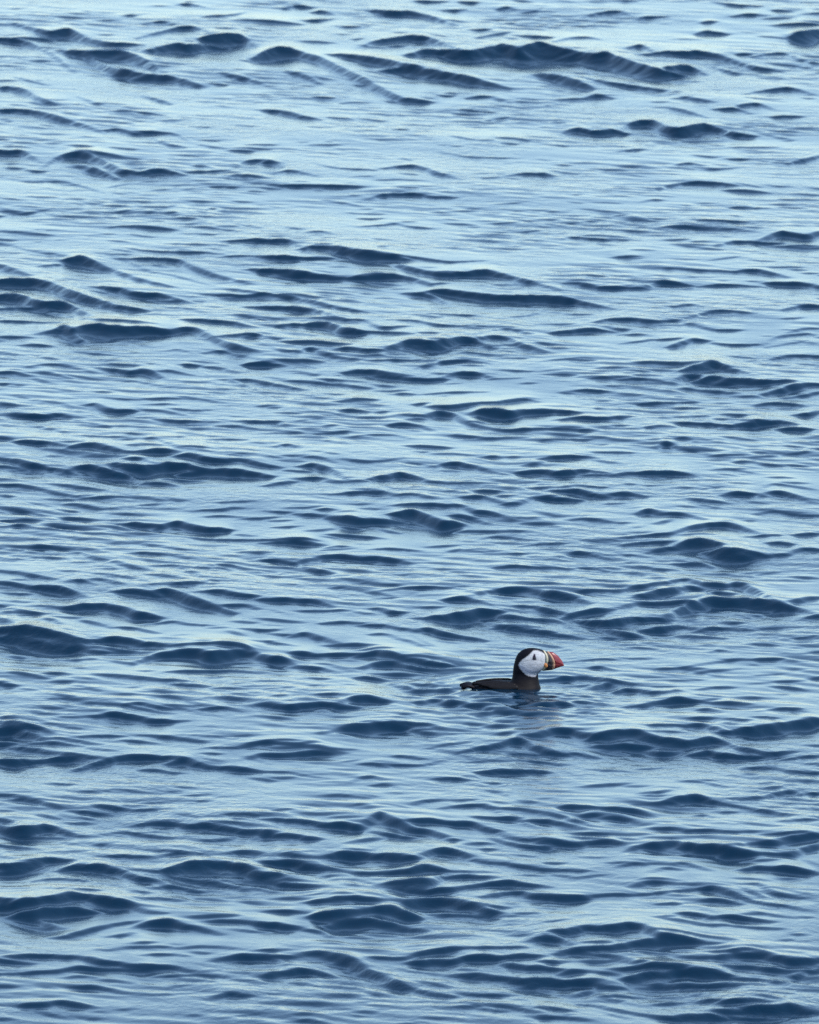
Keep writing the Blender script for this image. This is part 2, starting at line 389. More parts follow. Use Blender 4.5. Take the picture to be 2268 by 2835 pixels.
52 68|-70.1,3037.8 -65.8,3044.1 -61.3,3038.8 -56.8,3033.2 -50.6,3032.2
7 51|-89.2,3026.2 -86.7,3025.7 -84.3,3025.5
13 68|-60.0,3018.9 -52.1,3015.3 -36.2,3010.0
11 50|-48.7,3023.7 -45.6,3020.9 -42.5,3018.7
13 67|-44.1,3369.4 -39.7,3367.2 -35.2,3360.8
15 48|-34.8,3372.5 -31.9,3366.8 -28.9,3360.2
26 68|3.8,3360.0 9.7,3370.0 16.5,3373.4 22.8,3368.9
37 68|-20.0,3349.1 -14.7,3351.6 -8.9,3348.0 -5.9,3342.1
31 68|-10.8,3345.2 -3.0,3340.7 1.8,3336.9 6.7,3335.8 11.0,3337.7
31 68|9.6,3336.9 14.9,3347.2 20.7,3345.6 24.6,3338.5
13 51|5.2,3349.7 9.3,3346.7 13.5,3345.8
10 51|23.1,3335.4 28.4,3334.8 33.8,3335.9
12 51|28.1,3352.6 32.9,3350.9 37.8,3349.3
14 50|-33.2,3351.6 -30.2,3347.8 -27.3,3344.2
13 68|-27.7,3336.4 -24.1,3334.3 -20.4,3333.2
12 51|-21.8,3325.2 -19.2,3323.6 -16.5,3321.3
11 51|-10.7,3326.6 -7.8,3324.5 -4.9,3323.3
14 68|-5.4,3305.0 -2.0,3307.1 2.3,3302.1
13 51|3.7,3303.2 13.8,3307.2 22.4,3306.5
14 51|-27.5,3305.7 -23.6,3303.6 -19.8,3301.9
7 50|-31.2,3298.5 -28.1,3294.9 -25.0,3293.6
14 68|0.8,3276.9 3.0,3278.0 5.1,3278.8
30 68|5.6,3271.4 11.3,3269.4 19.9,3277.4 26.5,3278.8
25 68|25.6,3277.4 31.8,3285.7 35.2,3288.4 38.5,3283.0
13 51|-42.4,3271.7 -40.5,3271.0 -38.5,3269.6
14 51|-39.9,3259.5 -35.8,3258.6 -31.8,3258.3
15 68|-21.4,3264.3 -17.2,3266.9 -12.4,3262.3
13 51|-10.5,3261.7 -8.4,3262.5 -6.3,3263.5
14 51|-15.7,3251.8 -11.9,3250.8 -8.1,3249.5
50 66|4.6,3252.8 8.9,3260.1 12.6,3256.9 15.9,3244.3 21.5,3232.2
22 68|19.6,3235.3 27.5,3224.8 34.5,3225.6 42.0,3226.5
65 68|18.3,3257.2 22.1,3261.4 30.1,3257.1 33.0,3260.8
36 67|30.1,3252.3 34.9,3262.1 42.5,3262.0
12 68|-3.0,3253.9 1.3,3251.8 5.5,3253.1
30 67|-6.2,3234.0 -1.5,3236.1 2.7,3233.5 6.4,3224.7
20 66|-42.0,3240.5 -39.1,3238.7 -35.8,3231.0
11 51|-25.0,3231.0 -22.9,3232.4 -20.8,3233.2
14 51|-41.2,3217.7 -36.6,3219.0 -31.9,3218.8
12 68|-29.1,3215.8 -23.5,3218.0 -17.4,3221.2
13 51|-16.4,3209.2 -12.2,3212.9 -4.8,3213.3 0.3,3205.1
12 51|11.1,3213.0 15.7,3211.2 20.4,3207.3
15 68|-39.0,3186.2 -35.8,3190.1 -32.5,3183.5
9 51|-24.7,3199.4 -23.6,3199.5 -22.4,3200.8
12 50|-24.5,3172.5 -22.4,3170.8 -20.4,3168.7
12 51|-36.0,3167.2 -33.2,3166.5 -30.4,3165.0
15 67|-30.9,3163.8 -26.3,3162.3 -21.2,3152.9
15 68|-18.5,3159.7 -12.0,3155.5 -7.4,3157.1 -2.9,3160.9
12 51|1.3,3178.2 3.3,3177.6 5.4,3177.0
19 67|-1.5,3154.2 2.6,3152.0 7.7,3146.1
29 68|7.7,3147.8 12.2,3152.5 16.4,3149.0 21.3,3141.3
12 66|20.0,3142.1 24.5,3135.2 29.0,3130.6
13 68|20.1,3165.2 24.7,3167.3 27.4,3162.4
13 51|28.4,3166.3 30.5,3166.4 32.5,3165.8
15 65|31.9,3146.7 37.4,3152.9 41.2,3161.8
12 49|-40.8,3148.5 -38.7,3146.3 -36.6,3142.6
36 64|-31.7,3148.1 -28.0,3149.7 -23.4,3142.3 -19.7,3128.5 -17.3,3117.7
15 68|-35.7,3141.1 -31.8,3140.3 -27.9,3138.8
15 68|-32.8,3123.7 -26.5,3126.5 -21.0,3118.8
12 68|-20.0,3118.3 -16.0,3116.9 -11.9,3115.3
40 68|-11.0,3119.7 -6.5,3125.0 -2.8,3129.7 0.8,3126.2 5.3,3118.2
12 51|4.4,3118.1 7.6,3116.2 10.7,3113.9
34 68|30.8,3134.7 37.3,3137.4 40.9,3134.2
11 51|9.0,3140.4 12.2,3139.5 15.4,3139.4
23 68|-20.8,3093.6 -14.5,3097.1 -8.2,3096.3 -2.8,3088.1
15 67|-3.7,3088.7 1.7,3088.7 7.5,3079.7
12 68|16.1,3092.5 20.1,3097.0 25.1,3095.4
13 51|23.7,3086.3 27.5,3088.6 31.3,3090.6
19 67|15.1,3083.9 20.5,3084.9 26.7,3075.2
23 67|26.7,3073.5 31.2,3077.0 34.9,3086.3 40.3,3088.7
23 68|-4.6,3070.9 1.7,3071.2 7.0,3071.2 11.9,3069.2
28 67|10.1,3068.8 14.2,3069.8 18.6,3060.1 23.0,3058.2 28.7,3048.4
10 51|28.3,3050.3 34.0,3049.5 39.8,3053.2
10 51|-15.8,3075.7 -13.3,3075.5 -10.8,3075.6
12 51|-34.9,3069.6 -30.2,3069.8 -25.5,3070.1
13 68|-25.9,3065.4 -23.3,3065.8 -21.0,3063.4
12 51|-13.5,3067.5 -10.4,3067.1 -7.2,3066.7
12 68|-40.2,3065.1 -36.8,3063.1 -33.5,3062.5
18 68|-32.1,3059.6 -25.9,3057.5 -21.8,3052.8
60 68|-22.3,3052.8 -18.7,3050.5 -13.4,3046.9 -7.2,3046.4
26 68|-11.6,3045.0 -4.5,3048.6 -0.6,3049.6
89 67|-4.6,3056.8 0.8,3058.5 4.3,3053.8 8.7,3044.3 14.0,3042.6
21 67|11.4,3053.5 15.9,3053.2 22.9,3041.5
12 51|-39.1,3048.8 -36.2,3048.4 -33.3,3048.8
11 51|-38.1,3036.3 -33.9,3036.6 -29.7,3038.4
11 50|-28.3,3027.9 -23.7,3031.5 -19.1,3036.5
19 68|-18.7,3039.9 -16.0,3038.1 -13.3,3036.4
12 66|-9.8,3039.1 -6.1,3033.3 -2.3,3029.0
11 68|13.1,3031.9 18.4,3031.5 26.3,3027.1
21 68|-22.1,3023.6 -15.0,3022.6 -8.0,3018.2
13 68|19.6,3016.1 24.5,3020.5 34.5,3011.5
18 68|-39.5,3010.6 -32.5,3012.3 -26.4,3011.0
24 68|69.5,3368.8 76.3,3369.0 86.0,3363.1 90.8,3362.1
67 68|84.2,3349.9 88.7,3355.3 93.7,3362.1 97.0,3355.7 102.5,3345.2
44 67|80.2,3325.0 83.4,3338.1 88.3,3341.5 90.1,3335.1
66 68|87.1,3331.9 92.0,3335.5 98.2,3331.1 103.5,3329.4
37 68|99.6,3329.7 109.1,3324.6 116.8,3324.0
22 68|80.8,3311.8 83.9,3317.8 89.6,3314.7 99.0,3307.2
44 67|107.5,3303.5 114.5,3312.2 120.5,3318.4 126.3,3320.3
20 67|113.0,3295.5 119.9,3301.6 125.8,3307.5
20 68|104.3,3279.9 108.3,3283.9 113.5,3283.0 119.0,3277.5
24 67|114.5,3258.0 119.4,3260.4 124.4,3267.8
16 68|64.9,3332.0 70.7,3333.1 77.9,3328.7
10 51|59.8,3318.3 62.5,3318.7 65.1,3319.4
18 68|48.6,3307.7 53.4,3310.1 58.2,3308.4 62.5,3305.0
13 51|62.5,3305.0 66.2,3302.3 70.0,3300.6
10 51|54.5,3288.2 57.9,3288.5 61.2,3288.9
20 68|69.1,3280.9 73.5,3282.5 79.2,3284.9 86.0,3288.0
14 51|79.9,3274.1 84.0,3274.5 88.0,3273.9
25 68|39.4,3264.1 45.1,3261.0 51.2,3257.4
12 68|54.6,3267.4 56.6,3270.0 58.4,3267.6
27 68|44.4,3243.9 50.1,3248.0 56.7,3247.2 64.8,3251.9
22 68|38.5,3226.6 46.0,3225.5 53.9,3221.8
12 51|57.3,3230.7 60.6,3232.8 63.9,3232.9
11 51|75.6,3250.6 81.8,3252.0 87.9,3253.3
25 68|79.1,3239.8 83.8,3238.5 89.4,3236.4 94.5,3233.5
36 68|93.0,3231.2 98.8,3236.6 105.5,3240.7 111.1,3240.2 114.7,3235.7
30 68|108.4,3228.2 112.6,3228.5 119.1,3226.1
15 68|93.7,3256.3 97.2,3254.3 100.7,3253.1
14 68|97.1,3244.9 101.7,3240.4 106.5,3242.7
12 68|69.4,3227.4 74.2,3231.7 78.4,3229.9
14 68|39.2,3202.7 46.7,3206.5 54.1,3205.0
11 51|53.5,3195.2 55.8,3194.2 58.1,3193.8
13 67|77.8,3204.0 81.1,3205.8 84.1,3197.4
12 51|70.7,3200.9 73.6,3202.4 76.4,3204.5
12 51|85.2,3203.9 87.8,3202.9 90.3,3201.8
41 68|71.8,3186.9 75.2,3194.3 78.3,3187.7
12 64|77.9,3187.0 84.1,3179.5 87.5,3168.8
12 68|88.0,3168.9 95.0,3171.2 101.3,3167.8
12 67|100.8,3166.8 105.7,3169.3 110.7,3174.5
12 67|111.7,3174.7 115.4,3177.2 119.4,3183.2
13 68|53.6,3175.0 58.2,3175.8 64.6,3174.1
24 68|37.7,3160.6 42.4,3164.5 49.8,3166.7 53.4,3164.6
12 67|52.0,3162.7 56.3,3156.6 60.5,3152.8
15 68|94.5,3156.6 98.7,3158.3 102.7,3153.1 107.6,3149.6
11 68|90.0,3140.0 93.2,3141.3 99.8,3133.7
29 68|36.6,3136.2 43.3,3132.8 50.2,3136.7 56.1,3132.8
29 68|58.3,3128.8 63.4,3132.8 71.1,3133.1 77.9,3132.9 82.7,3125.0
11 51|60.7,3111.6 62.9,3111.6 65.2,3111.9
11 51|67.0,3109.4 69.2,3109.8 71.5,3110.8
12 68|42.9,3103.9 48.0,3107.4 56.5,3105.2
13 50|83.0,3101.0 86.0,3103.9 89.0,3106.2
13 68|100.6,3102.9 104.0,3110.2 109.3,3106.9 114.1,3101.4
28 68|36.0,3087.6 43.2,3086.4 49.0,3084.6
34 67|43.3,3100.1 47.8,3099.1 52.7,3093.1 56.2,3090.5
23 68|55.8,3091.6 61.3,3094.8 66.5,3089.0
15 68|58.9,3090.4 63.0,3093.0 67.4,3088.1
23 68|88.5,3089.0 92.7,3092.6 98.5,3090.8
28 67|99.3,3088.0 103.6,3095.7 108.7,3089.7 113.7,3077.8
10 51|55.1,3077.6 58.2,3077.1 61.4,3077.8
12 50|79.7,3076.2 84.2,3070.9 88.7,3065.2
18 68|97.4,3057.3 102.5,3062.4 108.5,3056.7 116.3,3052.8
39 68|64.1,3056.6 67.3,3061.3 70.7,3054.5
19 67|71.1,3055.0 76.4,3053.5 82.4,3042.7
19 65|68.1,3036.3 70.6,3040.3 73.1,3044.6
18 68|44.8,3047.1 49.7,3048.0 56.7,3040.9
10 51|57.5,3039.8 59.3,3038.9 61.1,3038.9
10 51|61.8,3029.7 63.3,3029.8 64.9,3030.6
39 68|75.2,3021.0 79.4,3028.9 85.7,3034.4 90.0,3032.5 95.8,3019.2
18 67|58.3,3011.2 65.8,3014.3 72.9,3017.7 77.5,3025.2
11 68|93.4,3011.8 98.0,3013.8 102.6,3014.4
18 68|106.2,3015.4 110.7,3018.4 115.1,3019.9
10 51|93.0,3042.1 95.0,3043.3 97.0,3044.4
10 51|-113.5,2993.6 -109.5,2990.5 -105.5,2988.5
18 68|-104.0,2995.2 -99.6,2995.3 -94.3,2992.1
18 67|-93.6,2983.3 -90.6,2985.4 -86.9,2976.1 -82.8,2970.5
11 50|-74.1,3004.1 -67.4,2997.0 -58.2,2991.1
11 68|-76.7,2984.7 -73.3,2986.1 -67.1,2983.2 -61.8,2977.4
4 68|-108.3,2970.4 -101.6,2975.7 -96.7,2973.6
18 67|-82.2,2965.0 -80.2,2967.8 -76.9,2960.0 -70.7,2952.3
14 66|-70.5,2960.4 -66.2,2962.8 -62.3,2959.9 -60.0,2950.0 -56.4,2941.3
7 51|-60.6,2958.5 -57.3,2957.5 -54.1,2957.8
11 68|-54.6,2961.8 -50.3,2965.0 -44.2,2958.8
18 68|-44.0,2974.0 -38.4,2976.8 -34.0,2972.4
20 67|-113.7,2952.1 -106.6,2946.1 -102.1,2941.0 -96.3,2934.0
10 51|-95.5,2949.3 -92.1,2948.9 -88.6,2948.2
12 50|-86.9,2946.4 -79.9,2942.1 -72.4,2933.8
14 68|-92.7,2928.2 -89.0,2932.6 -85.1,2928.8
18 67|-86.5,2933.3 -83.2,2936.2 -76.5,2926.1
10 51|-107.8,2933.4 -105.3,2934.2 -102.8,2935.0
8 51|-73.0,2923.1 -71.7,2922.6 -70.5,2922.5
10 51|-68.8,2942.0 -64.9,2939.4 -61.0,2936.0
10 51|-54.5,2933.8 -52.8,2933.5 -51.1,2932.5
27 67|-112.9,2932.8 -107.7,2929.5 -101.5,2923.6
44 67|-102.4,2923.9 -97.2,2922.5 -91.1,2916.4 -87.0,2907.3
14 68|-111.9,2927.0 -109.0,2925.3 -106.2,2924.0
11 68|-109.4,2917.1 -105.5,2915.3 -101.7,2914.5
32 68|-78.4,2916.7 -73.3,2916.5 -69.0,2912.9 -65.6,2912.3
69 66|-67.3,2915.0 -64.8,2915.9 -60.4,2908.7 -54.7,2898.2 -47.3,2885.4
27 67|-55.5,2896.5 -53.8,2895.3 -52.1,2892.6
22 68|-50.0,2893.5 -44.1,2895.5 -40.7,2890.3
26 68|-56.7,2913.3 -51.6,2915.2 -46.9,2910.1 -40.9,2906.9
17 68|-41.7,2903.5 -38.3,2902.3 -34.9,2901.5
5 51|-105.8,2901.4 -103.7,2899.5 -101.5,2898.6
11 51|-100.1,2892.3 -95.2,2891.8 -90.3,2889.7
56 68|-90.7,2889.8 -85.3,2892.6 -82.0,2893.0 -76.8,2889.0 -72.4,2880.9 -66.9,2876.0
26 68|-111.5,2894.8 -109.3,2893.0 -107.2,2892.5
11 67|-110.4,2886.9 -107.5,2883.1 -104.7,2881.4
28 62|-110.7,2874.4 -107.3,2866.1 -103.9,2857.8
22 67|-106.2,2887.6 -100.9,2880.1 -97.5,2878.8
22 64|-96.8,2869.7 -94.2,2867.1 -91.9,2859.5
14 66|-87.6,2871.4 -82.9,2865.5 -77.6,2856.2
17 67|-77.3,2858.8 -72.3,2858.0 -66.3,2849.4
9 68|-69.6,2866.3 -65.4,2868.2 -62.1,2869.6 -58.7,2865.8 -52.4,2862.7
14 65|-47.6,2852.1 -45.3,2848.1 -43.0,2844.3
17 68|-40.2,2853.5 -37.3,2854.3 -34.4,2855.1
5 68|-41.2,2835.6 -37.7,2835.9 -34.2,2836.6
82 67|-110.8,2854.3 -104.8,2848.8 -100.2,2847.7 -95.5,2844.5 -89.5,2838.1 -84.5,2834.4
73 68|-110.5,2846.1 -103.0,2843.8 -94.4,2835.3 -86.8,2830.3
17 67|-94.5,2838.4 -88.1,2831.8 -81.7,2823.4 -75.1,2822.8
42 68|-84.5,2834.4 -77.2,2838.1 -69.6,2831.6 -62.8,2826.1
26 67|-78.5,2826.7 -73.5,2823.9 -67.2,2817.7
17 68|-62.8,2825.3 -57.1,2826.7 -50.9,2827.5
26 67|-52.2,2828.0 -47.2,2826.4 -42.2,2821.8 -38.8,2812.8
68 68|-69.7,2804.8 -66.6,2812.4 -62.6,2816.4 -56.9,2818.5 -51.1,2814.5 -44.6,2818.8 -40.5,2816.2 -33.8,2803.2
17 68|-62.0,2785.3 -54.3,2789.7 -46.3,2792.8 -40.5,2788.5
11 64|-104.0,2815.5 -99.9,2814.2 -97.9,2803.9
10 68|-91.6,2810.7 -86.6,2809.1 -81.7,2809.7
17 67|-103.2,2782.6 -98.3,2780.3 -92.5,2775.2
17 67|-93.5,2782.1 -88.6,2782.5 -85.2,2775.2
10 51|-91.1,2770.4 -88.7,2769.9 -86.2,2769.7
10 68|-65.7,2771.0 -60.5,2771.6 -55.6,2769.7
10 51|-53.7,2778.7 -50.5,2779.1 -47.3,2779.5
19 68|-106.6,2765.2 -103.2,2764.1 -99.7,2762.5
8 50|-100.0,2760.1 -97.3,2757.0 -94.6,2755.6
10 67|-86.0,2761.9 -83.1,2760.8 -78.9,2754.3
11 51|-65.7,2753.2 -63.2,2752.1 -60.8,2750.5
10 51|-69.3,2787.1 -67.7,2786.6 -66.1,2786.9
11 67|-77.1,2806.2 -74.0,2802.2 -70.8,2799.5
9 51|-87.9,2744.9 -85.6,2744.0 -83.4,2743.5
10 68|-89.8,2741.2 -85.8,2741.7 -80.8,2735.5 -75.9,2731.9
9 49|-104.4,2738.3 -102.3,2735.2 -100.2,2732.1
8 51|-95.6,2725.7 -91.1,2727.2 -86.5,2727.4
18 68|-71.5,2730.2 -68.0,2732.5 -63.9,2729.2 -59.1,2727.4
13 68|-52.8,2727.2 -47.2,2729.0 -41.6,2722.9
20 68|-39.7,2732.6 -36.3,2733.3 -32.9,2731.4
10 51|-87.3,2714.7 -84.2,2714.9 -81.0,2715.4
34 68|-79.1,2716.6 -74.0,2718.7 -68.4,2715.7 -62.7,2710.9 -56.8,2710.3
10 67|-103.1,2713.3 -100.6,2711.0 -98.2,2709.2
27 68|-40.3,3006.9 -31.2,3010.5 -24.1,3003.6
10 68|-22.3,2997.6 -18.9,3001.3 -16.2,3000.0
11 68|-10.1,2995.3 -4.9,2996.8 1.6,2994.2
11 51|16.0,2995.5 19.9,2997.4 23.4,2992.2
11 50|10.3,2993.0 12.3,2995.1 14.3,2997.2
33 67|-39.9,2976.8 -34.7,2974.6 -29.4,2967.1
23 66|-30.3,2966.6 -26.4,2959.2 -20.3,2951.7
32 68|-29.5,2973.4 -23.5,2982.5 -19.2,2985.1 -13.1,2979.8 -10.5,2981.0 -6.2,2978.1 -1.0,2972.6
18 68|23.2,2961.5 27.5,2963.5 33.5,2962.2 38.7,2962.0
12 51|30.4,3001.6 34.1,3003.9 37.7,3005.2
12 68|-14.6,2934.6 -11.2,2933.7 -7.4,2929.6 -3.1,2927.9
8 68|-21.4,2924.5 -19.5,2924.8 -17.6,2925.6
11 67|-16.3,2922.5 -11.1,2917.6 -5.2,2910.8
22 68|-6.1,2919.0 -0.5,2923.7 5.8,2923.6 12.2,2920.8 16.0,2914.0
26 68|16.4,2904.8 21.9,2914.7 29.2,2918.1 33.0,2915.8 38.0,2909.5
26 68|-39.0,2902.3 -33.0,2902.7 -28.0,2900.0
22 67|-30.1,2901.2 -25.4,2900.2 -20.3,2891.1
7 68|-28.7,2885.9 -23.6,2886.3 -17.3,2885.9 -11.4,2880.1
17 68|-10.6,2888.7 -8.1,2889.0 -5.1,2883.6 -0.9,2882.6
26 67|9.2,2900.4 13.4,2902.6 18.0,2897.1 22.6,2889.9
22 68|28.1,2891.2 32.7,2890.4 37.7,2885.0
11 68|2.0,2890.5 5.6,2890.4 9.1,2890.6
11 48|-37.1,2888.9 -34.9,2884.6 -32.8,2880.7
74 68|4.9,2873.1 9.1,2875.2 14.1,2878.4 19.2,2884.2 23.8,2882.6
24 68|20.4,2882.3 25.9,2876.7 31.7,2872.8 37.5,2871.2
32 66|18.3,2876.5 23.3,2866.1 29.0,2861.2 37.3,2853.4
11 51|-0.1,2872.7 2.8,2873.0 5.7,2872.9
13 68|-23.0,2864.7 -18.0,2866.7 -12.6,2864.5
17 68|-12.6,2861.6 -7.6,2861.4 -2.6,2856.1 1.6,2853.0
31 68|1.6,2853.0 4.9,2855.9 9.0,2850.7 14.0,2846.8 19.3,2842.0
12 67|-10.5,2845.7 -6.7,2847.2 -2.6,2838.4
11 64|-3.4,2839.0 0.7,2833.9 6.1,2820.7
12 44|0.7,2846.2 3.4,2836.7 6.1,2828.6
11 68|-37.0,2849.8 -33.9,2847.7 -30.8,2846.4
31 67|-30.7,2844.9 -27.5,2848.1 -23.3,2841.1 -19.1,2832.8
13 67|-38.1,2836.1 -34.1,2833.0 -30.2,2828.9
13 68|-18.6,2828.7 -14.9,2829.9 -8.7,2825.7
25 68|-30.9,2817.7 -27.2,2816.9 -23.5,2813.4
21 68|-25.1,2813.6 -19.0,2816.3 -13.2,2815.7
42 68|-13.2,2813.9 -9.1,2816.4 -5.0,2811.8 -0.1,2805.0 4.0,2803.9
41 68|-12.3,2796.8 -8.7,2802.5 -5.0,2805.1 -0.1,2798.5 4.8,2794.9
39 68|1.5,2803.3 7.2,2800.0 11.3,2798.1
11 65|8.9,2806.1 11.3,2802.2 13.8,2797.7
42 66|-37.7,2809.6 -32.8,2806.8 -28.6,2797.5
17 67|-29.4,2797.8 -22.9,2794.6 -20.0,2789.5
11 50|-23.8,2802.0 -19.7,2801.0 -16.0,2793.0
21 68|-13.9,2779.5 -10.6,2781.3 -5.8,2776.7
10 51|-26.8,2777.8 -24.0,2777.0 -21.1,2776.4
10 51|-26.7,2765.0 -24.1,2764.6 -21.4,2763.6
10 51|-34.5,2745.9 -31.3,2746.4 -28.1,2747.5
10 68|-23.7,2747.8 -21.1,2747.9 -18.5,2748.0
21 67|0.3,2769.1 4.7,2767.5 7.9,2760.5 11.6,2759.6
26 65|-4.1,2769.6 -0.1,2763.3 1.5,2759.5
40 68|-18.0,2732.0 -14.5,2741.2 -10.5,2742.3 -5.7,2738.7
34 68|-36.7,2733.0 -30.3,2730.0 -22.4,2733.6 -17.6,2731.0
29 68|-19.2,2729.5 -16.0,2731.1 -12.8,2731.4
35 68|1.5,2738.5 6.3,2743.5 10.3,2738.3 12.6,2732.5
20 67|11.8,2732.7 16.6,2733.5 21.3,2724.8
13 68|17.8,2736.0 22.7,2741.6 27.9,2741.1 31.0,2737.6
20 68|16.9,2718.3 20.5,2724.6 23.7,2723.4 27.2,2717.4
13 67|30.3,2746.2 31.9,2745.0 33.5,2743.9
10 51|-2.9,2717.2 -0.7,2718.9 1.5,2720.4
10 68|28.0,2719.2 30.6,2720.4 33.2,2721.1
10 68|12.7,2753.5 17.5,2749.7 22.3,2749.7
9 51|21.5,2748.8 26.3,2748.4 31.1,2749.9
10 51|24.7,2742.9 27.1,2744.9 29.5,2746.4
11 51|14.3,2744.6 16.5,2745.2 18.7,2745.4
11 68|36.8,3005.4 39.9,3004.8 42.9,3004.6
22 68|59.4,3000.8 65.6,3004.2 72.6,3002.4
73 68|73.7,2995.1 76.9,3000.0 81.2,2998.7 85.4,2994.0
23 67|65.3,2987.7 70.6,2993.4 74.6,2995.0
45 68|83.5,2986.8 89.5,2983.5 98.0,2979.2
78 67|80.9,2987.8 89.4,2981.5 93.7,2978.4
27 68|104.2,2982.8 107.9,2990.4 113.9,2988.4
22 67|95.8,2977.2 101.5,2981.0 105.1,2983.8
27 68|98.7,3000.9 102.2,3000.5 105.6,2998.1
17 68|41.3,2981.6 45.7,2989.2 49.2,2986.2 54.7,2978.3
7 51|55.2,2984.2 60.0,2984.5 65.6,2981.0
22 68|73.9,2968.4 78.7,2971.0 82.9,2964.3
11 50|60.9,2966.3 66.2,2961.4 71.5,2956.8
9 50|91.8,2944.8 97.2,2952.5 100.6,2954.2
12 68|34.6,2962.9 38.9,2962.9 44.4,2960.2
14 68|44.5,2961.2 48.4,2963.1 53.5,2958.1
9 66|53.4,2957.2 61.1,2951.2 66.8,2937.3
17 68|45.0,2912.5 50.2,2915.6 54.8,2915.4
27 67|54.8,2914.6 60.5,2922.1 66.5,2927.9 73.5,2935.6 76.9,2933.6
27 68|75.2,2933.8 81.9,2927.3 88.8,2931.2
77 57|87.9,2930.8 90.4,2927.5 93.4,2914.3 96.7,2898.6
63 67|60.2,2906.8 66.2,2913.8 70.6,2918.3 75.0,2924.9 78.3,2922.7
21 67|77.5,2907.0 81.6,2916.9 86.6,2913.3
68 66|68.3,2876.5 72.4,2888.6 76.8,2897.4 82.0,2902.1 87.0,2899.4
67 68|81.9,2898.7 89.2,2901.2 95.4,2897.3 101.4,2889.3
21 68|90.6,2879.2 97.3,2890.5 101.9,2889.5 106.6,2880.2
27 66|101.3,2897.1 106.6,2904.6 111.0,2909.0
31 68|104.7,2874.8 107.3,2876.6 109.8,2876.9
51 66|34.0,2913.5 39.9,2907.7 42.8,2905.2 47.3,2895.1
32 67|33.7,2888.2 38.7,2883.8 42.4,2878.0
43 68|41.1,2875.6 46.2,2881.6 53.8,2884.2
26 68|56.4,2888.4 60.8,2896.9 66.7,2897.3 75.9,2895.8
42 68|44.4,2871.6 52.7,2866.8 59.5,2872.3 68.3,2873.7
27 66|48.5,2863.8 56.6,2852.9 60.6,2848.5
36 68|60.8,2857.4 65.9,2860.8 71.4,2865.7 75.1,2861.0
17 68|75.0,2856.8 80.9,2861.1 85.9,2860.6 89.9,2857.1
11 68|71.5,2851.7 77.2,2848.9 82.1,2844.9
11 51|91.2,2858.0 95.7,2860.8 100.0,2861.1
11 68|83.2,2867.8 85.7,2867.7 88.2,2868.3
17 66|33.5,2872.5 38.6,2872.5 43.4,2860.7
18 67|33.4,2855.9 39.9,2850.0 46.1,2845.7
9 68|46.1,2843.6 52.4,2849.2 58.2,2849.4
9 68|101.5,2843.0 104.2,2843.9 107.0,2846.0
13 68|77.7,2820.1 80.3,2824.5 83.1,2821.4
10 51|40.1,2804.9 47.5,2808.0 53.7,2808.9
17 67|46.1,2794.7 49.0,2795.4 52.9,2789.3
11 68|65.2,2792.8 71.7,2794.9 78.5,2803.7 84.4,2809.3 89.6,2808.0
15 68|88.4,2808.5 95.8,2810.0 99.0,2806.0
10 51|70.7,2785.7 77.3,2789.7 83.9,2794.4
10 51|54.5,2811.3 59.2,2811.1 64.0,2811.0
11 67|101.9,2817.9 104.8,2820.4 107.8,2822.0
8 51|88.9,2783.2 92.0,2784.5 95.0,2785.7
30 68|32.4,2772.2 38.1,2776.3 43.0,2778.8 47.8,2776.4
21 67|47.0,2776.0 52.6,2771.2 58.1,2765.6
10 51|62.7,2773.9 69.0,2774.3 75.3,2775.7
10 51|40.4,2766.1 43.4,2767.9 46.5,2768.7
30 68|46.8,2763.2 50.1,2769.8 52.1,2766.3
25 68|50.3,2754.3 54.8,2760.3 59.5,2756.1
16 68|58.7,2754.4 62.7,2753.8 65.0,2751.9
10 68|65.1,2752.9 67.5,2756.1 69.9,2752.8
13 68|72.8,2757.5 77.4,2762.6 82.2,2763.0
11 51|72.2,2749.8 75.9,2746.9 79.7,2745.3
10 68|93.4,2772.4 96.0,2772.3 98.7,2773.1
11 67|99.5,2774.2 102.9,2778.7 106.2,2780.5
10 51|34.5,2746.0 38.1,2747.6 41.8,2749.3
9 51|60.1,2763.2 64.5,2762.9 68.9,2763.0
30 66|57.4,2731.6 60.7,2736.9 64.0,2740.2
34 68|61.5,2737.1 66.4,2742.7 69.6,2741.6 72.4,2739.9
14 68|70.4,2740.6 76.7,2737.6 85.7,2734.1
9 68|53.4,2731.5 55.6,2732.4 57.9,2734.0
20 68|32.8,2733.1 38.0,2736.0 41.9,2731.4
16 67|72.0,2726.0 74.8,2726.9 77.8,2721.4
11 68|87.8,2722.0 93.1,2726.2 99.4,2724.8
10 68|86.3,2712.6 89.0,2712.7 91.8,2711.5
21 63|44.5,2718.9 46.8,2718.5 49.0,2708.4
16 68|70.1,2712.0 73.4,2712.4 76.8,2712.1
16 68|77.2,2712.1 80.8,2709.3 84.5,2707.5
12 67|97.1,2706.6 99.7,2708.6 102.2,2711.0
40 67|-104.3,2703.6 -98.7,2700.7 -93.8,2696.8 -89.0,2691.5
62 67|-104.1,2696.9 -97.7,2696.0 -90.3,2683.7
31 68|-103.5,2682.6 -100.0,2681.5 -96.5,2681.7
16 68|-94.9,2681.4 -89.3,2679.4 -81.8,2674.2
32 67|-98.6,2677.2 -93.1,2673.5 -88.2,2666.8
24 67|-88.9,2666.5 -84.1,2662.8 -80.2,2660.5 -74.6,2656.2
39 68|-102.5,2656.1 -94.8,2656.2 -88.6,2657.7
34 68|-89.4,2658.3 -83.3,2660.3 -79.3,2655.8
34 66|-81.3,2644.1 -78.3,2649.1 -73.8,2655.0 -69.3,2659.3
28 68|-73.1,2655.9 -67.4,2659.5 -61.5,2658.0 -56.0,2655.4
39 68|-59.0,2650.7 -55.3,2655.0 -51.3,2648.9 -47.4,2645.8
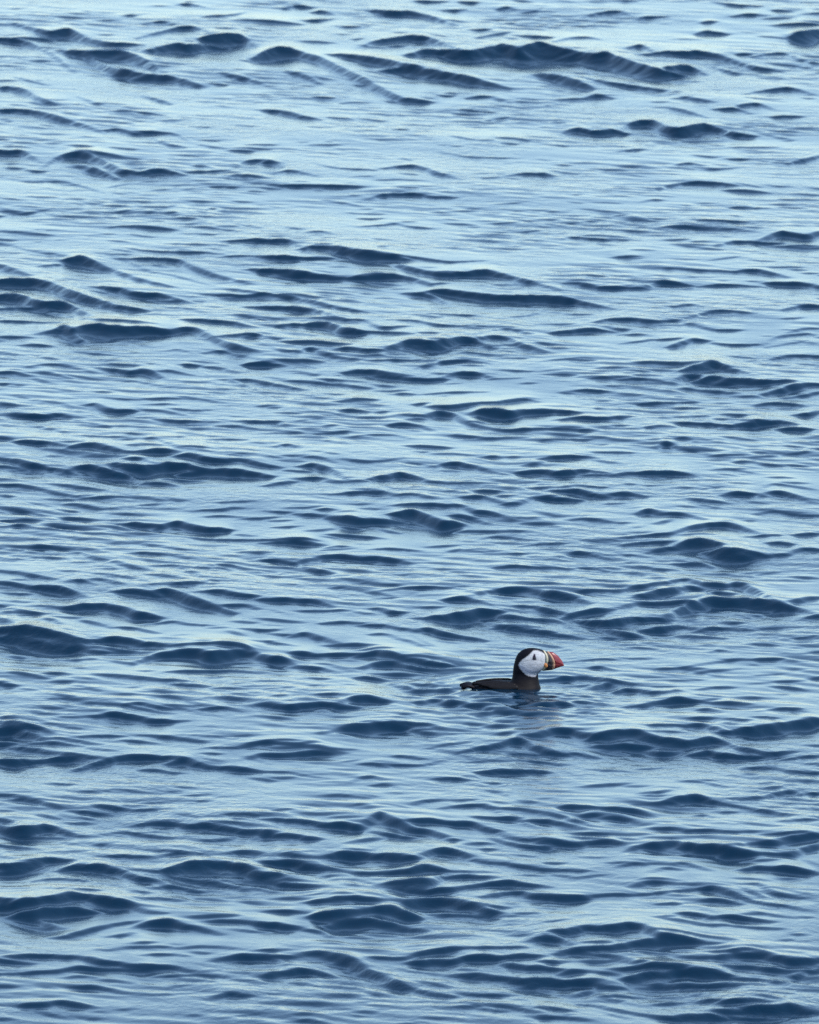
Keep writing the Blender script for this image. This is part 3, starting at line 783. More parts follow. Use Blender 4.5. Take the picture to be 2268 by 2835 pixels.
24 68|-48.5,2645.5 -42.7,2643.6 -35.7,2639.3
17 68|-65.8,2642.7 -62.7,2643.2 -58.0,2639.8 -54.9,2638.7
16 67|-38.3,2632.1 -35.4,2629.5 -32.5,2627.5
12 68|-82.5,2684.6 -76.3,2688.5 -70.9,2689.4
11 68|-71.1,2683.2 -66.7,2681.7 -61.6,2677.5
18 68|-67.7,2690.4 -63.8,2689.5 -58.2,2685.9 -50.3,2679.2
9 51|-55.6,2688.6 -47.3,2686.9 -40.2,2686.9
9 68|-49.4,2670.8 -43.1,2670.9 -38.5,2672.7
20 68|-42.3,2670.9 -37.7,2676.3 -32.3,2676.2
16 67|-40.2,2655.8 -36.0,2662.2 -32.1,2663.5
10 51|-79.0,2671.5 -75.6,2668.8 -72.2,2666.6
10 51|-86.9,2701.2 -83.7,2699.3 -80.5,2697.2
23 67|-100.7,2606.6 -96.1,2605.5 -91.7,2599.9 -88.1,2594.9 -82.5,2586.2
11 68|-95.1,2600.0 -93.2,2600.0 -91.3,2598.8
9 51|-79.9,2611.0 -75.7,2610.5 -72.9,2607.7
9 51|-98.3,2584.4 -96.1,2584.1 -93.8,2584.2
11 66|-88.7,2579.5 -85.8,2575.5 -82.9,2572.5
15 68|-75.5,2590.2 -70.5,2587.4 -66.3,2584.4
12 68|-66.3,2584.1 -60.6,2584.5 -58.7,2581.3
17 68|-80.9,2583.1 -76.4,2582.2 -70.3,2579.3
11 68|-80.8,2567.1 -77.5,2569.4 -74.1,2568.9
9 51|-54.6,2604.3 -51.4,2604.9 -48.2,2605.7
9 51|-59.7,2609.8 -57.0,2611.1 -54.4,2611.9
6 51|-63.5,2594.0 -61.0,2594.4 -58.6,2595.2
9 51|-55.2,2596.7 -51.4,2596.5 -47.6,2595.5
9 68|-55.9,2573.6 -53.7,2577.0 -49.8,2571.7
11 68|-43.5,2574.4 -39.4,2574.8 -34.8,2572.9
11 68|-35.1,2568.5 -33.1,2569.2 -31.0,2569.6
24 65|-99.4,2572.6 -94.7,2567.5 -93.0,2561.0
58 68|-99.1,2565.5 -92.1,2557.7 -87.0,2560.6 -83.6,2559.8 -79.7,2553.3
15 68|-95.0,2555.6 -87.1,2552.2 -80.7,2549.6
9 68|-78.9,2551.8 -75.9,2550.5 -72.9,2550.7
12 68|-98.2,2540.0 -92.1,2537.6 -86.4,2532.1
20 68|-65.0,2564.1 -61.0,2567.2 -56.5,2566.5 -51.9,2562.4
43 68|-52.6,2563.1 -47.4,2562.9 -42.5,2558.2 -38.3,2555.4 -33.1,2553.5
13 67|-48.9,2545.2 -43.4,2547.0 -39.1,2554.4
12 68|-71.5,2553.7 -68.2,2556.4 -64.4,2554.6 -56.4,2548.5
20 67|-36.7,2546.2 -33.8,2551.8 -30.8,2552.4
9 67|-73.3,2538.8 -71.6,2539.3 -70.0,2541.9
15 68|-71.3,2521.8 -67.3,2522.5 -62.9,2522.0 -58.5,2522.3
15 68|-58.8,2522.5 -55.2,2526.8 -51.9,2525.5
17 68|-42.7,2525.8 -39.4,2528.6 -36.5,2529.3 -34.2,2527.0
41 68|-97.9,2512.3 -91.2,2511.1 -87.0,2515.4 -83.0,2518.8 -78.9,2516.3
29 68|-96.9,2505.6 -90.4,2509.1 -86.1,2512.8
49 68|-80.4,2506.7 -77.6,2508.9 -74.3,2508.8 -70.6,2508.1 -66.8,2503.9
22 67|-68.3,2504.9 -63.4,2497.2 -58.6,2494.1
9 68|-63.9,2505.1 -59.5,2503.5 -56.2,2501.4
77 68|-55.9,2504.7 -53.0,2507.4 -50.1,2510.0 -46.1,2510.1 -41.7,2511.1
52 67|-43.5,2510.9 -38.4,2507.4 -34.6,2500.4 -30.2,2499.2
21 67|-49.2,2499.4 -44.0,2493.5 -36.9,2485.3
11 68|-85.8,2493.2 -80.4,2494.6 -74.5,2492.2
10 51|-76.3,2477.5 -73.7,2477.6 -71.2,2477.2
18 68|-59.1,2485.7 -54.1,2489.1 -47.5,2485.1
9 51|-63.3,2481.0 -61.1,2479.7 -58.9,2478.9
9 68|-60.6,2471.0 -57.3,2472.4 -52.6,2470.4
22 68|-17.0,2699.0 -15.1,2702.3 -10.3,2703.4 -4.0,2704.7 1.5,2705.0
16 66|-22.8,2690.2 -19.7,2695.0 -16.6,2698.7
52 68|-15.8,2700.6 -8.8,2704.2 -0.5,2702.7
20 67|0.7,2704.5 4.6,2704.3 8.2,2698.2
20 67|-0.1,2699.6 3.8,2696.1 7.7,2690.4
11 51|9.7,2702.0 14.1,2700.4 18.4,2699.0
10 68|20.3,2689.2 24.2,2690.7 27.3,2686.2
24 67|26.9,2685.7 31.2,2688.1 35.2,2691.9
9 51|8.5,2693.0 10.9,2692.4 13.2,2693.2
10 68|13.3,2706.9 15.1,2706.0 16.9,2705.0
12 68|-35.2,2677.6 -29.8,2678.5 -26.6,2677.4
11 51|-33.6,2670.7 -30.1,2671.7 -26.6,2671.4
12 67|-26.6,2674.4 -24.5,2676.2 -22.4,2678.6
28 68|-35.8,2662.1 -29.6,2664.1 -25.0,2667.4 -20.3,2666.8 -18.8,2665.6
11 51|-19.2,2669.1 -16.3,2670.0 -13.3,2670.6
9 67|4.6,2672.7 8.5,2676.4 14.4,2679.5
20 67|11.6,2664.6 16.3,2670.1 21.7,2675.0 24.9,2679.4
34 68|21.7,2672.6 26.5,2681.1 30.3,2673.3 34.9,2664.4
16 68|24.0,2666.3 28.3,2665.7 32.5,2665.5
10 68|-4.0,2659.8 -1.3,2659.5 4.2,2655.9
18 68|-12.1,2648.9 -8.6,2649.2 -4.7,2644.5
13 68|-6.3,2648.5 -1.6,2648.2 2.2,2647.8 5.7,2650.3
9 51|5.7,2652.6 7.3,2653.5 8.8,2654.2
14 68|29.0,2656.2 31.8,2654.9 34.7,2653.1
12 68|-35.5,2639.5 -29.3,2639.1 -26.2,2635.2 -21.2,2630.4
10 51|-33.1,2631.1 -30.4,2631.4 -27.7,2632.3
15 68|-13.9,2622.7 -11.2,2629.5 -8.5,2630.4 -6.2,2625.7
12 68|-9.6,2618.1 -5.8,2619.3 -2.8,2614.1
10 68|-21.4,2603.2 -16.4,2603.5 -10.3,2599.4
15 68|6.0,2627.4 11.0,2627.7 14.8,2625.8
30 68|16.1,2637.6 20.7,2639.4 24.5,2640.3 27.6,2639.9
19 68|26.1,2638.2 29.9,2641.2 34.5,2638.6
10 68|17.5,2623.9 20.6,2622.7 23.6,2624.0
12 65|18.6,2611.2 21.2,2609.0 23.8,2602.9
15 67|0.7,2588.8 3.7,2594.2 8.2,2596.2
10 51|8.2,2595.8 12.4,2595.5 16.6,2596.9
15 68|7.8,2584.3 12.7,2588.5 17.7,2589.1
16 62|16.5,2589.5 19.5,2585.6 21.3,2577.0
11 67|25.7,2596.7 27.9,2594.7 30.2,2593.1
9 50|18.8,2595.2 20.7,2593.5 22.6,2592.0
15 68|20.3,2585.1 26.3,2583.0 33.7,2576.6
8 50|-13.7,2588.1 -11.4,2589.2 -8.0,2583.2
10 51|-33.2,2581.2 -30.6,2581.8 -28.0,2582.0
8 51|-18.5,2570.7 -15.3,2570.5 -12.1,2570.2
19 68|-34.6,2568.5 -28.6,2568.2 -23.3,2565.1 -19.9,2560.9
43 68|-21.4,2561.4 -16.6,2563.1 -12.1,2560.5 -9.8,2564.0
54 68|-11.3,2560.1 -8.3,2571.2 -7.4,2574.5 -5.3,2569.7 -1.2,2561.6
44 65|-6.1,2570.9 -0.1,2559.0 4.4,2554.7 8.1,2548.4
27 68|-0.1,2564.9 4.4,2566.6 9.6,2564.7
37 67|8.9,2564.4 14.1,2565.1 17.8,2559.1 21.5,2555.1
12 67|19.3,2556.0 25.9,2544.5 33.3,2543.4
16 67|14.5,2572.7 20.2,2572.4 24.7,2571.9 26.9,2567.1 29.1,2562.1
15 68|27.7,2569.0 30.7,2569.3 33.6,2568.2
32 68|-29.9,2550.2 -24.6,2545.9 -20.9,2544.4
30 66|-35.1,2552.1 -29.9,2549.1 -27.6,2541.8
15 67|-14.2,2538.7 -9.7,2543.7 -5.3,2548.8
27 68|-9.0,2555.4 -3.8,2550.9 1.4,2548.5
15 67|7.0,2547.9 9.4,2543.9 11.8,2543.2
9 68|16.2,2532.5 18.4,2532.9 20.6,2533.7
19 67|19.6,2546.5 23.6,2540.5 28.1,2536.8 33.2,2536.6
10 51|23.5,2526.8 27.0,2525.3 30.5,2524.1
48 68|-19.6,2521.7 -15.9,2525.6 -11.2,2526.0 -6.0,2522.7 -2.3,2521.0
37 68|-6.0,2521.7 1.4,2518.7 4.3,2524.0
31 68|2.9,2522.3 6.6,2528.5 9.9,2528.8 13.9,2522.7
10 67|12.4,2522.9 16.8,2516.5 22.7,2513.1
18 67|21.9,2513.8 26.3,2510.2 32.8,2506.3
12 68|-30.7,2525.3 -27.7,2523.5 -24.8,2521.6
31 68|-33.9,2516.3 -27.3,2516.7 -22.8,2511.9
27 66|-26.9,2512.7 -20.6,2509.4 -18.3,2500.4
12 63|-19.4,2500.2 -15.9,2492.2 -12.4,2484.8
12 66|-22.9,2515.4 -19.2,2510.2 -15.5,2506.0
9 49|-12.5,2495.9 -8.5,2488.8 -4.4,2484.4
22 68|-33.7,2499.5 -31.5,2499.2 -29.3,2498.1
26 67|-33.6,2495.4 -25.9,2490.1 -20.4,2485.2
18 68|-14.7,2505.7 -9.6,2502.6 -5.2,2504.6
47 68|-6.7,2503.6 -0.1,2503.2 3.6,2506.7 8.0,2503.1
9 68|7.9,2502.6 12.9,2501.7 17.8,2501.6
63 67|-5.2,2488.9 -0.1,2488.7 5.0,2488.8 7.9,2498.4
22 68|6.8,2494.1 12.3,2497.8 15.6,2496.8 19.2,2495.3
36 68|-3.7,2485.4 5.0,2480.9 10.1,2481.9
26 68|8.6,2479.4 15.9,2487.7 22.5,2490.0 30.4,2485.4
26 68|16.9,2472.4 21.6,2478.2 25.3,2480.0 28.1,2474.9 32.4,2472.3
22 68|-22.4,2467.1 -15.6,2467.6 -8.0,2466.9
20 68|59.5,2697.7 63.7,2700.6 67.8,2701.3
29 67|67.8,2699.9 71.8,2702.0 75.2,2697.8 77.8,2692.7
52 68|76.2,2691.4 81.8,2694.5 89.0,2698.5 93.0,2701.3
61 67|89.0,2699.1 95.5,2704.8 103.6,2710.7
24 67|84.9,2692.0 88.9,2695.9 92.9,2697.5
10 68|59.3,2689.1 63.4,2691.3 67.6,2691.2
10 67|77.7,2704.5 79.5,2703.4 81.2,2701.2
34 68|31.5,2688.7 36.2,2695.1 40.1,2693.4 45.5,2686.2
57 68|44.7,2685.4 50.3,2688.1 55.7,2688.5 60.3,2683.6
52 68|55.7,2685.7 62.6,2681.3 67.3,2678.6 71.2,2678.5
51 68|45.4,2677.3 52.4,2677.7 59.4,2676.0
31 68|57.0,2673.3 63.9,2669.6 68.7,2675.5
38 68|68.0,2676.8 71.2,2680.4 75.2,2682.9 78.9,2677.5
29 67|76.7,2680.6 82.6,2670.0 87.9,2665.1 94.2,2666.9
31 68|68.5,2666.1 73.3,2669.0 76.3,2665.1 85.9,2661.7
15 68|91.2,2657.9 96.3,2660.0 101.8,2662.2
29 67|31.2,2669.4 35.9,2665.9 38.2,2664.1
8 68|38.2,2664.6 41.3,2665.4 46.6,2659.9
10 67|32.6,2655.0 34.9,2652.3 37.2,2649.6
11 50|53.0,2666.7 55.6,2663.4 58.3,2660.7
10 68|80.4,2646.6 84.7,2648.4 88.9,2646.2
12 68|88.5,2646.1 93.3,2641.0 100.9,2638.5
9 51|43.7,2644.6 46.9,2642.8 50.2,2642.4
9 51|56.0,2646.1 58.8,2647.0 61.5,2648.8
12 68|65.2,2624.0 67.5,2625.7 70.1,2624.2
11 56|32.4,2638.6 33.5,2635.5 34.6,2630.0
9 51|81.3,2638.4 83.2,2637.9 85.1,2638.2
9 50|82.4,2612.1 90.3,2619.1 95.9,2626.8
15 67|58.3,2606.5 60.4,2607.9 62.5,2610.0
9 51|55.2,2603.4 58.8,2603.7 62.3,2602.0
19 67|79.0,2598.7 84.4,2602.9 88.8,2609.6
23 68|87.6,2608.0 91.5,2611.9 94.4,2606.7
15 68|94.9,2609.3 97.4,2609.9 99.9,2611.0
38 68|61.5,2596.4 65.3,2599.7 69.1,2600.7 72.1,2596.3 75.0,2593.7
19 67|73.5,2594.5 79.4,2589.5 84.6,2584.1 89.6,2578.0
21 68|58.0,2593.9 62.2,2595.7 64.8,2594.0
9 68|72.5,2584.0 75.1,2583.2 77.7,2583.2
11 68|67.4,2577.1 69.7,2578.6 71.9,2575.4
23 68|35.6,2585.6 40.1,2586.1 45.4,2585.3
28 68|45.4,2585.1 50.6,2584.1 54.4,2582.7 57.6,2576.9
19 68|40.3,2575.6 42.8,2577.3 45.2,2577.3
23 67|44.8,2575.4 50.4,2574.3 53.7,2569.0
19 66|30.2,2579.7 36.1,2573.8 42.0,2563.9
23 67|30.1,2568.4 36.0,2565.9 41.2,2559.8
8 51|53.0,2592.0 54.9,2592.5 56.8,2593.1
13 68|56.5,2560.0 61.3,2558.8 65.7,2555.7
12 68|65.0,2554.8 70.2,2556.3 75.4,2553.6 81.7,2554.1
9 68|88.2,2568.3 93.9,2570.5 98.5,2572.8
12 68|82.7,2550.2 88.7,2550.4 94.7,2551.5
9 67|38.8,2549.3 41.7,2547.6 44.7,2545.3
8 50|48.4,2548.2 51.0,2546.0 53.6,2543.9
37 68|29.8,2541.6 35.3,2542.0 39.8,2540.6
27 68|38.6,2539.5 43.2,2544.0 46.9,2543.3 50.5,2539.0
27 68|29.7,2536.9 31.6,2537.7 33.5,2539.1
20 66|50.7,2531.1 53.0,2535.3 55.6,2537.0
48 68|55.3,2537.6 58.6,2538.2 61.7,2540.6 66.0,2536.6
42 67|63.8,2536.2 68.9,2534.5 72.5,2532.2 76.8,2527.3
23 67|74.8,2532.5 80.1,2538.1 86.2,2541.5 91.5,2545.7
36 68|87.0,2544.2 91.6,2548.1 97.6,2550.2
42 65|89.5,2529.4 93.4,2537.1 97.3,2542.5
48 68|72.4,2528.4 77.6,2528.1 81.2,2526.0
18 67|79.8,2526.3 85.7,2527.3 89.4,2526.8 94.8,2514.0
11 68|75.9,2521.1 80.3,2520.0 84.7,2520.4
36 68|76.7,2509.2 80.4,2511.7 84.4,2510.5 88.8,2509.4 93.7,2504.6
9 51|85.1,2497.9 87.5,2499.0 89.9,2500.3
18 68|48.1,2510.2 50.8,2514.3 53.0,2514.8 55.1,2512.5
11 68|56.4,2503.0 59.5,2509.3 62.7,2507.1
15 67|61.0,2513.2 64.0,2514.9 68.9,2506.8
10 51|30.9,2514.9 33.5,2514.6 36.1,2515.4
8 68|29.4,2507.5 37.0,2505.7 42.5,2504.3
10 51|45.3,2515.0 47.8,2515.6 50.4,2515.7
9 51|37.3,2496.4 41.3,2498.3 45.4,2500.4
22 68|50.9,2484.9 54.7,2490.9 58.3,2491.3 61.5,2488.4
24 68|66.5,2483.0 69.0,2483.3 71.1,2481.5
23 65|69.7,2483.0 73.2,2476.8 78.0,2469.0
15 66|76.8,2488.3 79.7,2489.6 82.7,2480.4 86.8,2473.9
15 64|76.6,2482.1 78.6,2477.9 80.7,2473.5
17 68|29.0,2475.1 36.6,2471.6 45.6,2475.0
18 68|44.9,2475.1 49.6,2475.7 54.4,2476.4
11 68|54.4,2476.2 60.2,2479.8 65.7,2482.5
26 68|31.1,2471.6 35.8,2470.4 40.5,2471.1
10 50|83.9,2484.9 87.3,2481.6 90.6,2477.8
48 68|-95.4,2467.6 -92.8,2465.8 -90.3,2465.4
57 68|-95.3,2462.6 -88.1,2463.2 -82.4,2464.6 -76.8,2470.5 -71.7,2468.8
49 67|-73.1,2469.1 -67.3,2465.4 -63.6,2463.3 -60.6,2456.8
61 68|-89.6,2454.0 -84.2,2455.0 -77.9,2458.3 -71.4,2457.4
36 66|-88.4,2452.1 -83.3,2448.9 -78.7,2439.0
14 67|-61.3,2456.5 -58.0,2453.4 -54.7,2451.8
22 67|-78.6,2426.3 -74.2,2431.3 -69.4,2437.9 -64.5,2442.7
9 68|-67.3,2440.4 -64.2,2442.7 -61.0,2444.1
35 68|-61.5,2437.8 -58.1,2441.7 -53.8,2442.2 -50.1,2437.3
22 67|-51.2,2437.1 -47.6,2436.2 -42.5,2428.9
11 67|-66.9,2425.7 -64.1,2427.5 -61.4,2431.6
14 68|-47.0,2443.1 -42.4,2445.3 -38.1,2443.1 -33.8,2440.4
26 68|-35.2,2440.7 -32.3,2439.0 -29.5,2439.1
7 68|-39.8,2434.7 -36.0,2432.8 -32.3,2432.4
9 68|-62.1,2416.0 -59.4,2416.6 -56.8,2417.6
10 68|-66.4,2407.4 -60.9,2412.4 -54.2,2411.7
9 68|-52.1,2410.4 -47.2,2413.2 -42.6,2412.7 -38.3,2409.0
7 68|-48.8,2408.1 -46.5,2406.5 -44.2,2405.5
10 68|-58.9,2402.2 -55.1,2403.2 -49.8,2402.0
7 68|-34.7,2406.1 -31.9,2407.1 -29.1,2408.1
24 68|-88.7,2400.1 -82.1,2402.3 -76.1,2400.7 -71.1,2396.9
26 67|-73.9,2399.5 -68.2,2393.5 -63.9,2392.0
25 68|-65.3,2391.5 -59.0,2389.7 -52.7,2388.9 -48.4,2384.8
22 68|-77.7,2384.6 -73.6,2388.5 -68.7,2388.5 -62.4,2386.9
17 68|-63.1,2387.7 -59.3,2387.7 -55.4,2386.8
13 68|-56.0,2380.2 -51.1,2380.9 -46.2,2381.0 -41.7,2378.8
21 68|-92.8,2397.1 -87.9,2396.3 -83.6,2394.5
11 68|-92.2,2380.9 -85.0,2383.6 -76.3,2385.3
11 68|-75.4,2378.1 -72.7,2380.0 -69.1,2378.6
31 68|-43.7,2396.6 -38.2,2401.8 -36.1,2401.6 -33.3,2402.3
35 67|-36.8,2401.5 -31.2,2401.0 -27.6,2393.2
25 67|-31.6,2380.1 -30.2,2381.2 -28.8,2382.4
21 68|-74.3,2367.0 -70.9,2367.1 -67.4,2366.5 -62.4,2361.0
10 49|-81.0,2368.9 -78.3,2365.8 -75.6,2361.3
8 51|-62.4,2361.0 -56.5,2358.4 -49.6,2359.6
27 68|-84.0,2345.0 -79.2,2346.3 -76.2,2348.6 -72.7,2347.2 -69.5,2344.0
21 68|-43.0,2353.9 -39.6,2358.3 -34.4,2356.5
8 51|-53.3,2368.2 -51.0,2368.3 -48.8,2368.8
9 51|-67.0,2375.9 -63.4,2373.9 -59.9,2372.0
13 68|-90.3,2330.7 -87.9,2330.0 -85.5,2330.1
11 68|-73.0,2335.1 -69.7,2332.8 -66.4,2330.7
8 51|-40.8,2330.7 -36.6,2333.8 -32.4,2336.7
7 51|-64.0,2341.5 -61.6,2341.4 -59.2,2342.1
7 51|-48.1,2334.6 -46.7,2334.5 -45.3,2334.4
26 68|-22.4,2467.2 -16.7,2466.7 -12.3,2467.0 -7.3,2465.6
64 68|-0.8,2466.6 2.1,2470.5 7.1,2470.2 11.4,2466.2
60 67|8.6,2467.8 12.9,2464.2 16.8,2458.1 20.0,2454.4
12 68|3.5,2457.2 12.1,2454.7 22.8,2450.2
11 68|17.2,2460.5 20.0,2460.1 22.9,2460.6
8 51|24.3,2452.8 26.8,2452.9 29.3,2452.8
14 68|-33.1,2456.1 -26.6,2455.9 -22.0,2453.0
62 68|-21.9,2450.3 -17.3,2451.1 -13.0,2451.7 -9.4,2454.0
65 68|-8.7,2454.5 -6.5,2456.5 -4.0,2457.5 -1.2,2454.4 2.1,2451.7
65 68|-17.9,2443.3 -13.7,2447.3 -8.0,2445.8 -1.5,2441.1
26 67|-2.9,2440.2 1.3,2438.2 5.2,2432.8
29 68|-32.9,2439.6 -27.9,2438.0 -24.3,2436.1
15 67|-25.0,2434.9 -20.7,2434.0 -17.5,2427.9
10 51|-13.9,2428.4 -11.3,2428.3 -8.6,2429.1
9 68|-32.5,2406.4 -29.5,2407.6 -26.5,2409.0
16 68|-32.4,2401.6 -26.1,2401.4 -22.6,2404.7
38 67|-23.3,2404.9 -20.5,2406.0 -16.2,2402.2 -13.4,2397.8
66 64|-15.5,2398.6 -12.7,2395.9 -8.5,2383.8 -4.3,2375.2
45 63|-6.4,2380.4 -2.9,2371.6 -0.1,2365.9
22 67|-0.8,2367.7 4.1,2361.5 9.6,2357.0
34 68|-32.1,2380.3 -25.2,2386.1 -21.4,2386.4
17 67|-22.1,2386.0 -18.2,2382.9 -15.0,2378.1
9 65|-10.5,2365.1 -8.4,2361.0 -6.3,2358.6
20 68|-8.9,2400.6 -3.6,2400.1 -0.1,2400.7
30 67|-0.8,2399.6 2.0,2404.1 7.0,2407.3 11.2,2408.6
11 68|9.8,2408.8 16.1,2408.6 24.6,2408.9
34 68|-0.1,2396.3 4.8,2397.1 10.4,2396.2
31 68|7.6,2394.3 12.5,2398.8 16.8,2399.6 21.7,2397.9
21 68|20.3,2398.4 25.2,2399.8 29.4,2398.6
34 68|20.9,2392.6 25.8,2388.1 31.3,2385.6
21 67|26.0,2415.8 29.6,2420.2 31.8,2420.9
20 68|10.7,2382.3 14.5,2382.5 18.0,2379.8 22.2,2376.3
22 68|20.8,2377.0 24.9,2374.5 31.2,2375.8
32 68|24.2,2371.0 28.4,2373.0 31.2,2375.6
14 67|1.3,2374.5 4.8,2371.8 8.9,2368.0
19 68|11.3,2360.2 14.4,2359.4 17.9,2359.1 21.3,2358.9
10 51|22.6,2425.4 24.7,2424.9 26.8,2423.7
11 68|10.2,2345.3 12.6,2345.5 15.0,2346.2
8 51|14.7,2342.8 17.9,2341.7 21.2,2341.3
8 51|-24.3,2334.5 -22.5,2334.4 -20.6,2334.7
11 68|-26.0,2327.7 -21.9,2328.6 -17.4,2324.9
6 51|3.0,2332.6 5.5,2331.6 8.1,2330.9
10 68|26.9,2335.7 28.8,2335.8 30.7,2336.0
8 51|-11.8,2349.4 -10.4,2349.5 -9.0,2350.1
6 51|-12.4,2334.6 -10.7,2334.1 -9.0,2333.7
10 68|-2.1,2325.4 -0.4,2325.1 1.3,2325.9
44 67|28.4,2419.9 32.6,2420.0 36.1,2412.3
39 68|32.4,2401.9 35.3,2406.6 38.1,2407.2 39.5,2404.9
17 68|28.8,2393.0 31.9,2393.1 35.1,2395.7
21 67|38.4,2404.6 44.3,2401.9 49.1,2395.2
17 67|46.3,2395.5 49.8,2392.2 53.2,2390.6
9 68|39.0,2395.2 41.1,2395.5 43.2,2396.4
34 68|31.3,2425.7 36.3,2427.5 39.9,2431.4
46 68|39.2,2430.7 44.9,2430.8 50.6,2432.3 54.0,2426.0
31 64|52.6,2428.1 54.6,2423.1 56.7,2419.8
11 68|56.8,2425.4 62.5,2424.7 72.2,2417.6
11 68|38.5,2413.5 42.1,2413.7 45.6,2414.2
35 68|38.8,2407.9 45.2,2409.0 51.6,2415.2
54 68|50.2,2413.2 57.4,2419.4 62.3,2418.8 65.1,2416.3
13 68|62.3,2418.2 65.9,2415.6 69.6,2413.9
11 68|55.0,2406.1 61.8,2399.3 68.8,2398.4
21 68|50.1,2407.0 53.6,2406.6 57.1,2405.1
21 68|66.5,2404.8 71.8,2404.2 75.3,2405.3 79.4,2401.1
33 68|68.1,2398.8 73.1,2401.8 79.4,2400.3
40 68|78.7,2399.3 83.4,2394.7 87.6,2394.1 91.9,2395.5
25 68|70.0,2389.2 75.5,2387.9 81.7,2385.1 87.3,2385.1
35 66|84.3,2379.1 88.0,2385.9 91.6,2388.4
25 68|44.8,2387.0 49.7,2387.8 54.5,2387.3 59.7,2384.4
73 68|47.4,2378.3 52.3,2381.5 56.5,2381.1 60.1,2385.2
63 68|58.6,2382.7 63.5,2382.6 67.0,2381.7 70.3,2378.0
25 68|69.6,2376.5 75.1,2375.2 81.9,2371.0
25 68|50.8,2376.0 57.7,2372.8 64.6,2369.7
18 68|63.2,2370.2 67.3,2369.5 71.5,2369.0
21 67|32.8,2379.9 35.6,2383.5 39.1,2384.2
9 68|39.1,2384.2 44.0,2383.1 48.8,2379.0
19 67|28.0,2388.1 31.0,2386.0 33.9,2384.0
33 68|27.9,2374.9 35.5,2374.2 41.8,2375.0
25 68|29.9,2372.2 36.9,2373.7 41.4,2371.7
21 65|36.0,2360.6 38.8,2364.8 41.7,2370.5
11 68|40.3,2371.2 43.8,2369.6 47.2,2369.5
11 68|41.5,2358.6 45.7,2360.1 50.5,2359.8
10 67|59.7,2357.5 62.0,2359.6 64.3,2361.3
18 68|62.0,2350.6 64.8,2352.1 68.5,2350.8
25 68|67.1,2349.0 73.6,2349.7 78.4,2347.9
52 68|72.4,2343.9 77.6,2343.3 83.0,2343.1 86.7,2339.1
26 68|65.5,2340.9 70.7,2341.7 76.2,2342.0
18 68|68.8,2337.6 75.7,2337.7 81.4,2336.1
13 68|85.6,2338.8 87.7,2338.0 89.7,2338.2
16 68|27.5,2344.9 31.3,2342.8 35.0,2341.5
11 68|36.2,2351.1 39.1,2349.8 42.0,2347.8
16 67|41.3,2347.9 46.0,2342.2 50.7,2337.9
13 68|50.0,2338.1 53.1,2336.2 56.1,2334.8
38 68|54.7,2334.5 59.6,2336.2 63.7,2336.8 69.9,2337.5
20 68|27.4,2334.7 34.2,2334.0 39.0,2330.3
9 49|42.5,2340.2 44.9,2336.5 47.2,2333.2
10 67|57.2,2444.8 58.7,2445.9 60.2,2447.2
18 68|60.6,2450.4 65.2,2449.2 68.7,2445.4
21 68|67.2,2444.6 72.0,2448.0 76.6,2445.6 81.8,2442.1
9 68|74.9,2449.4 77.8,2451.3 80.7,2452.2
11 68|66.7,2437.4 73.5,2437.7 83.3,2433.1
10 51|55.9,2462.5 58.6,2463.4 61.3,2464.1
10 51|57.6,2462.0 61.3,2463.2 64.9,2465.7
18 68|66.4,2467.7 70.1,2468.8 75.7,2464.5
14 67|73.8,2473.0 80.1,2465.4 85.7,2461.9 90.2,2456.5
8 51|87.8,2449.4 89.4,2448.3 90.9,2447.6
9 68|85.9,2425.7 87.5,2425.3 89.1,2424.9
8 51|82.1,2417.9 83.9,2418.8 85.7,2420.0"""
PUFFIN = Vector((0.2625, 27.6159, 0.0))

rng = np.random.default_rng(11)
FX, FY, FDX, FDY = 480, 2304, 0.0074, 0.0098       # spectral tile 3.55 m x 22.6 m
TX, TY = -1.776, 22.95                              # its near left corner
GX = TX + np.arange(FX) * FDX; GY = TY + np.arange(FY) * FDY
_kx = 2 * np.pi * np.fft.fftfreq(FX, FDX)[:, None]; _ky = 2 * np.pi * np.fft.fftfreq(FY, FDY)[None, :]
_k = np.sqrt(_kx ** 2 + _ky ** 2); _k[0, 0] = 1e-6

def wave_field(lam0, lam1, mean_dir, spread, slope_rms, choppy):
    """random wind sea between two wavelengths, equal steepness per octave"""
    lam = 2 * np.pi / _k
    band = np.exp(-np.clip(np.log(lam / lam1), 0, None) ** 2 / 0.08 - np.clip(np.log(lam0 / lam), 0, None) ** 2 / 0.08)
    dth = np.angle(np.exp(1j * (np.arctan2(_kx, _ky) - mean_dir)))
    amp = band * np.exp(-0.5 * (dth / spread) ** 2) / _k ** 2
    spec = amp * (rng.standard_normal((FX, FY)) + 1j * rng.standard_normal((FX, FY)))
    spec *= slope_rms / np.sqrt(0.5 * np.sum(np.abs(spec * _k) ** 2))
    F = [np.fft.ifft2(s).real * FX * FY for s in (spec, 1j * spec * _kx / _k, 1j * spec * _ky / _k)]
    return np.array([F[0], choppy * F[1], choppy * F[2]])

def patches(lam0, lam1, ax=1.0, rot=0.0):
    """smooth random pattern, mean 0, rms 1, stretched ax times along the crests"""
    ka = np.cos(rot) * _kx - np.sin(rot) * _ky; kb = np.sin(rot) * _kx + np.cos(rot) * _ky
    lam = 2 * np.pi / np.maximum(np.sqrt((ax * ka) ** 2 + kb ** 2), 1e-6)
    s = np.exp(-np.clip(np.log(lam / lam1), 0, None) ** 2 / 0.05 - np.clip(np.log(lam0 / lam), 0, None) ** 2 / 0.05) * lam
    f = np.fft.ifft2(s * (rng.standard_normal((FX, FY)) + 1j * rng.standard_normal((FX, FY)))).real
    return f / f.std()

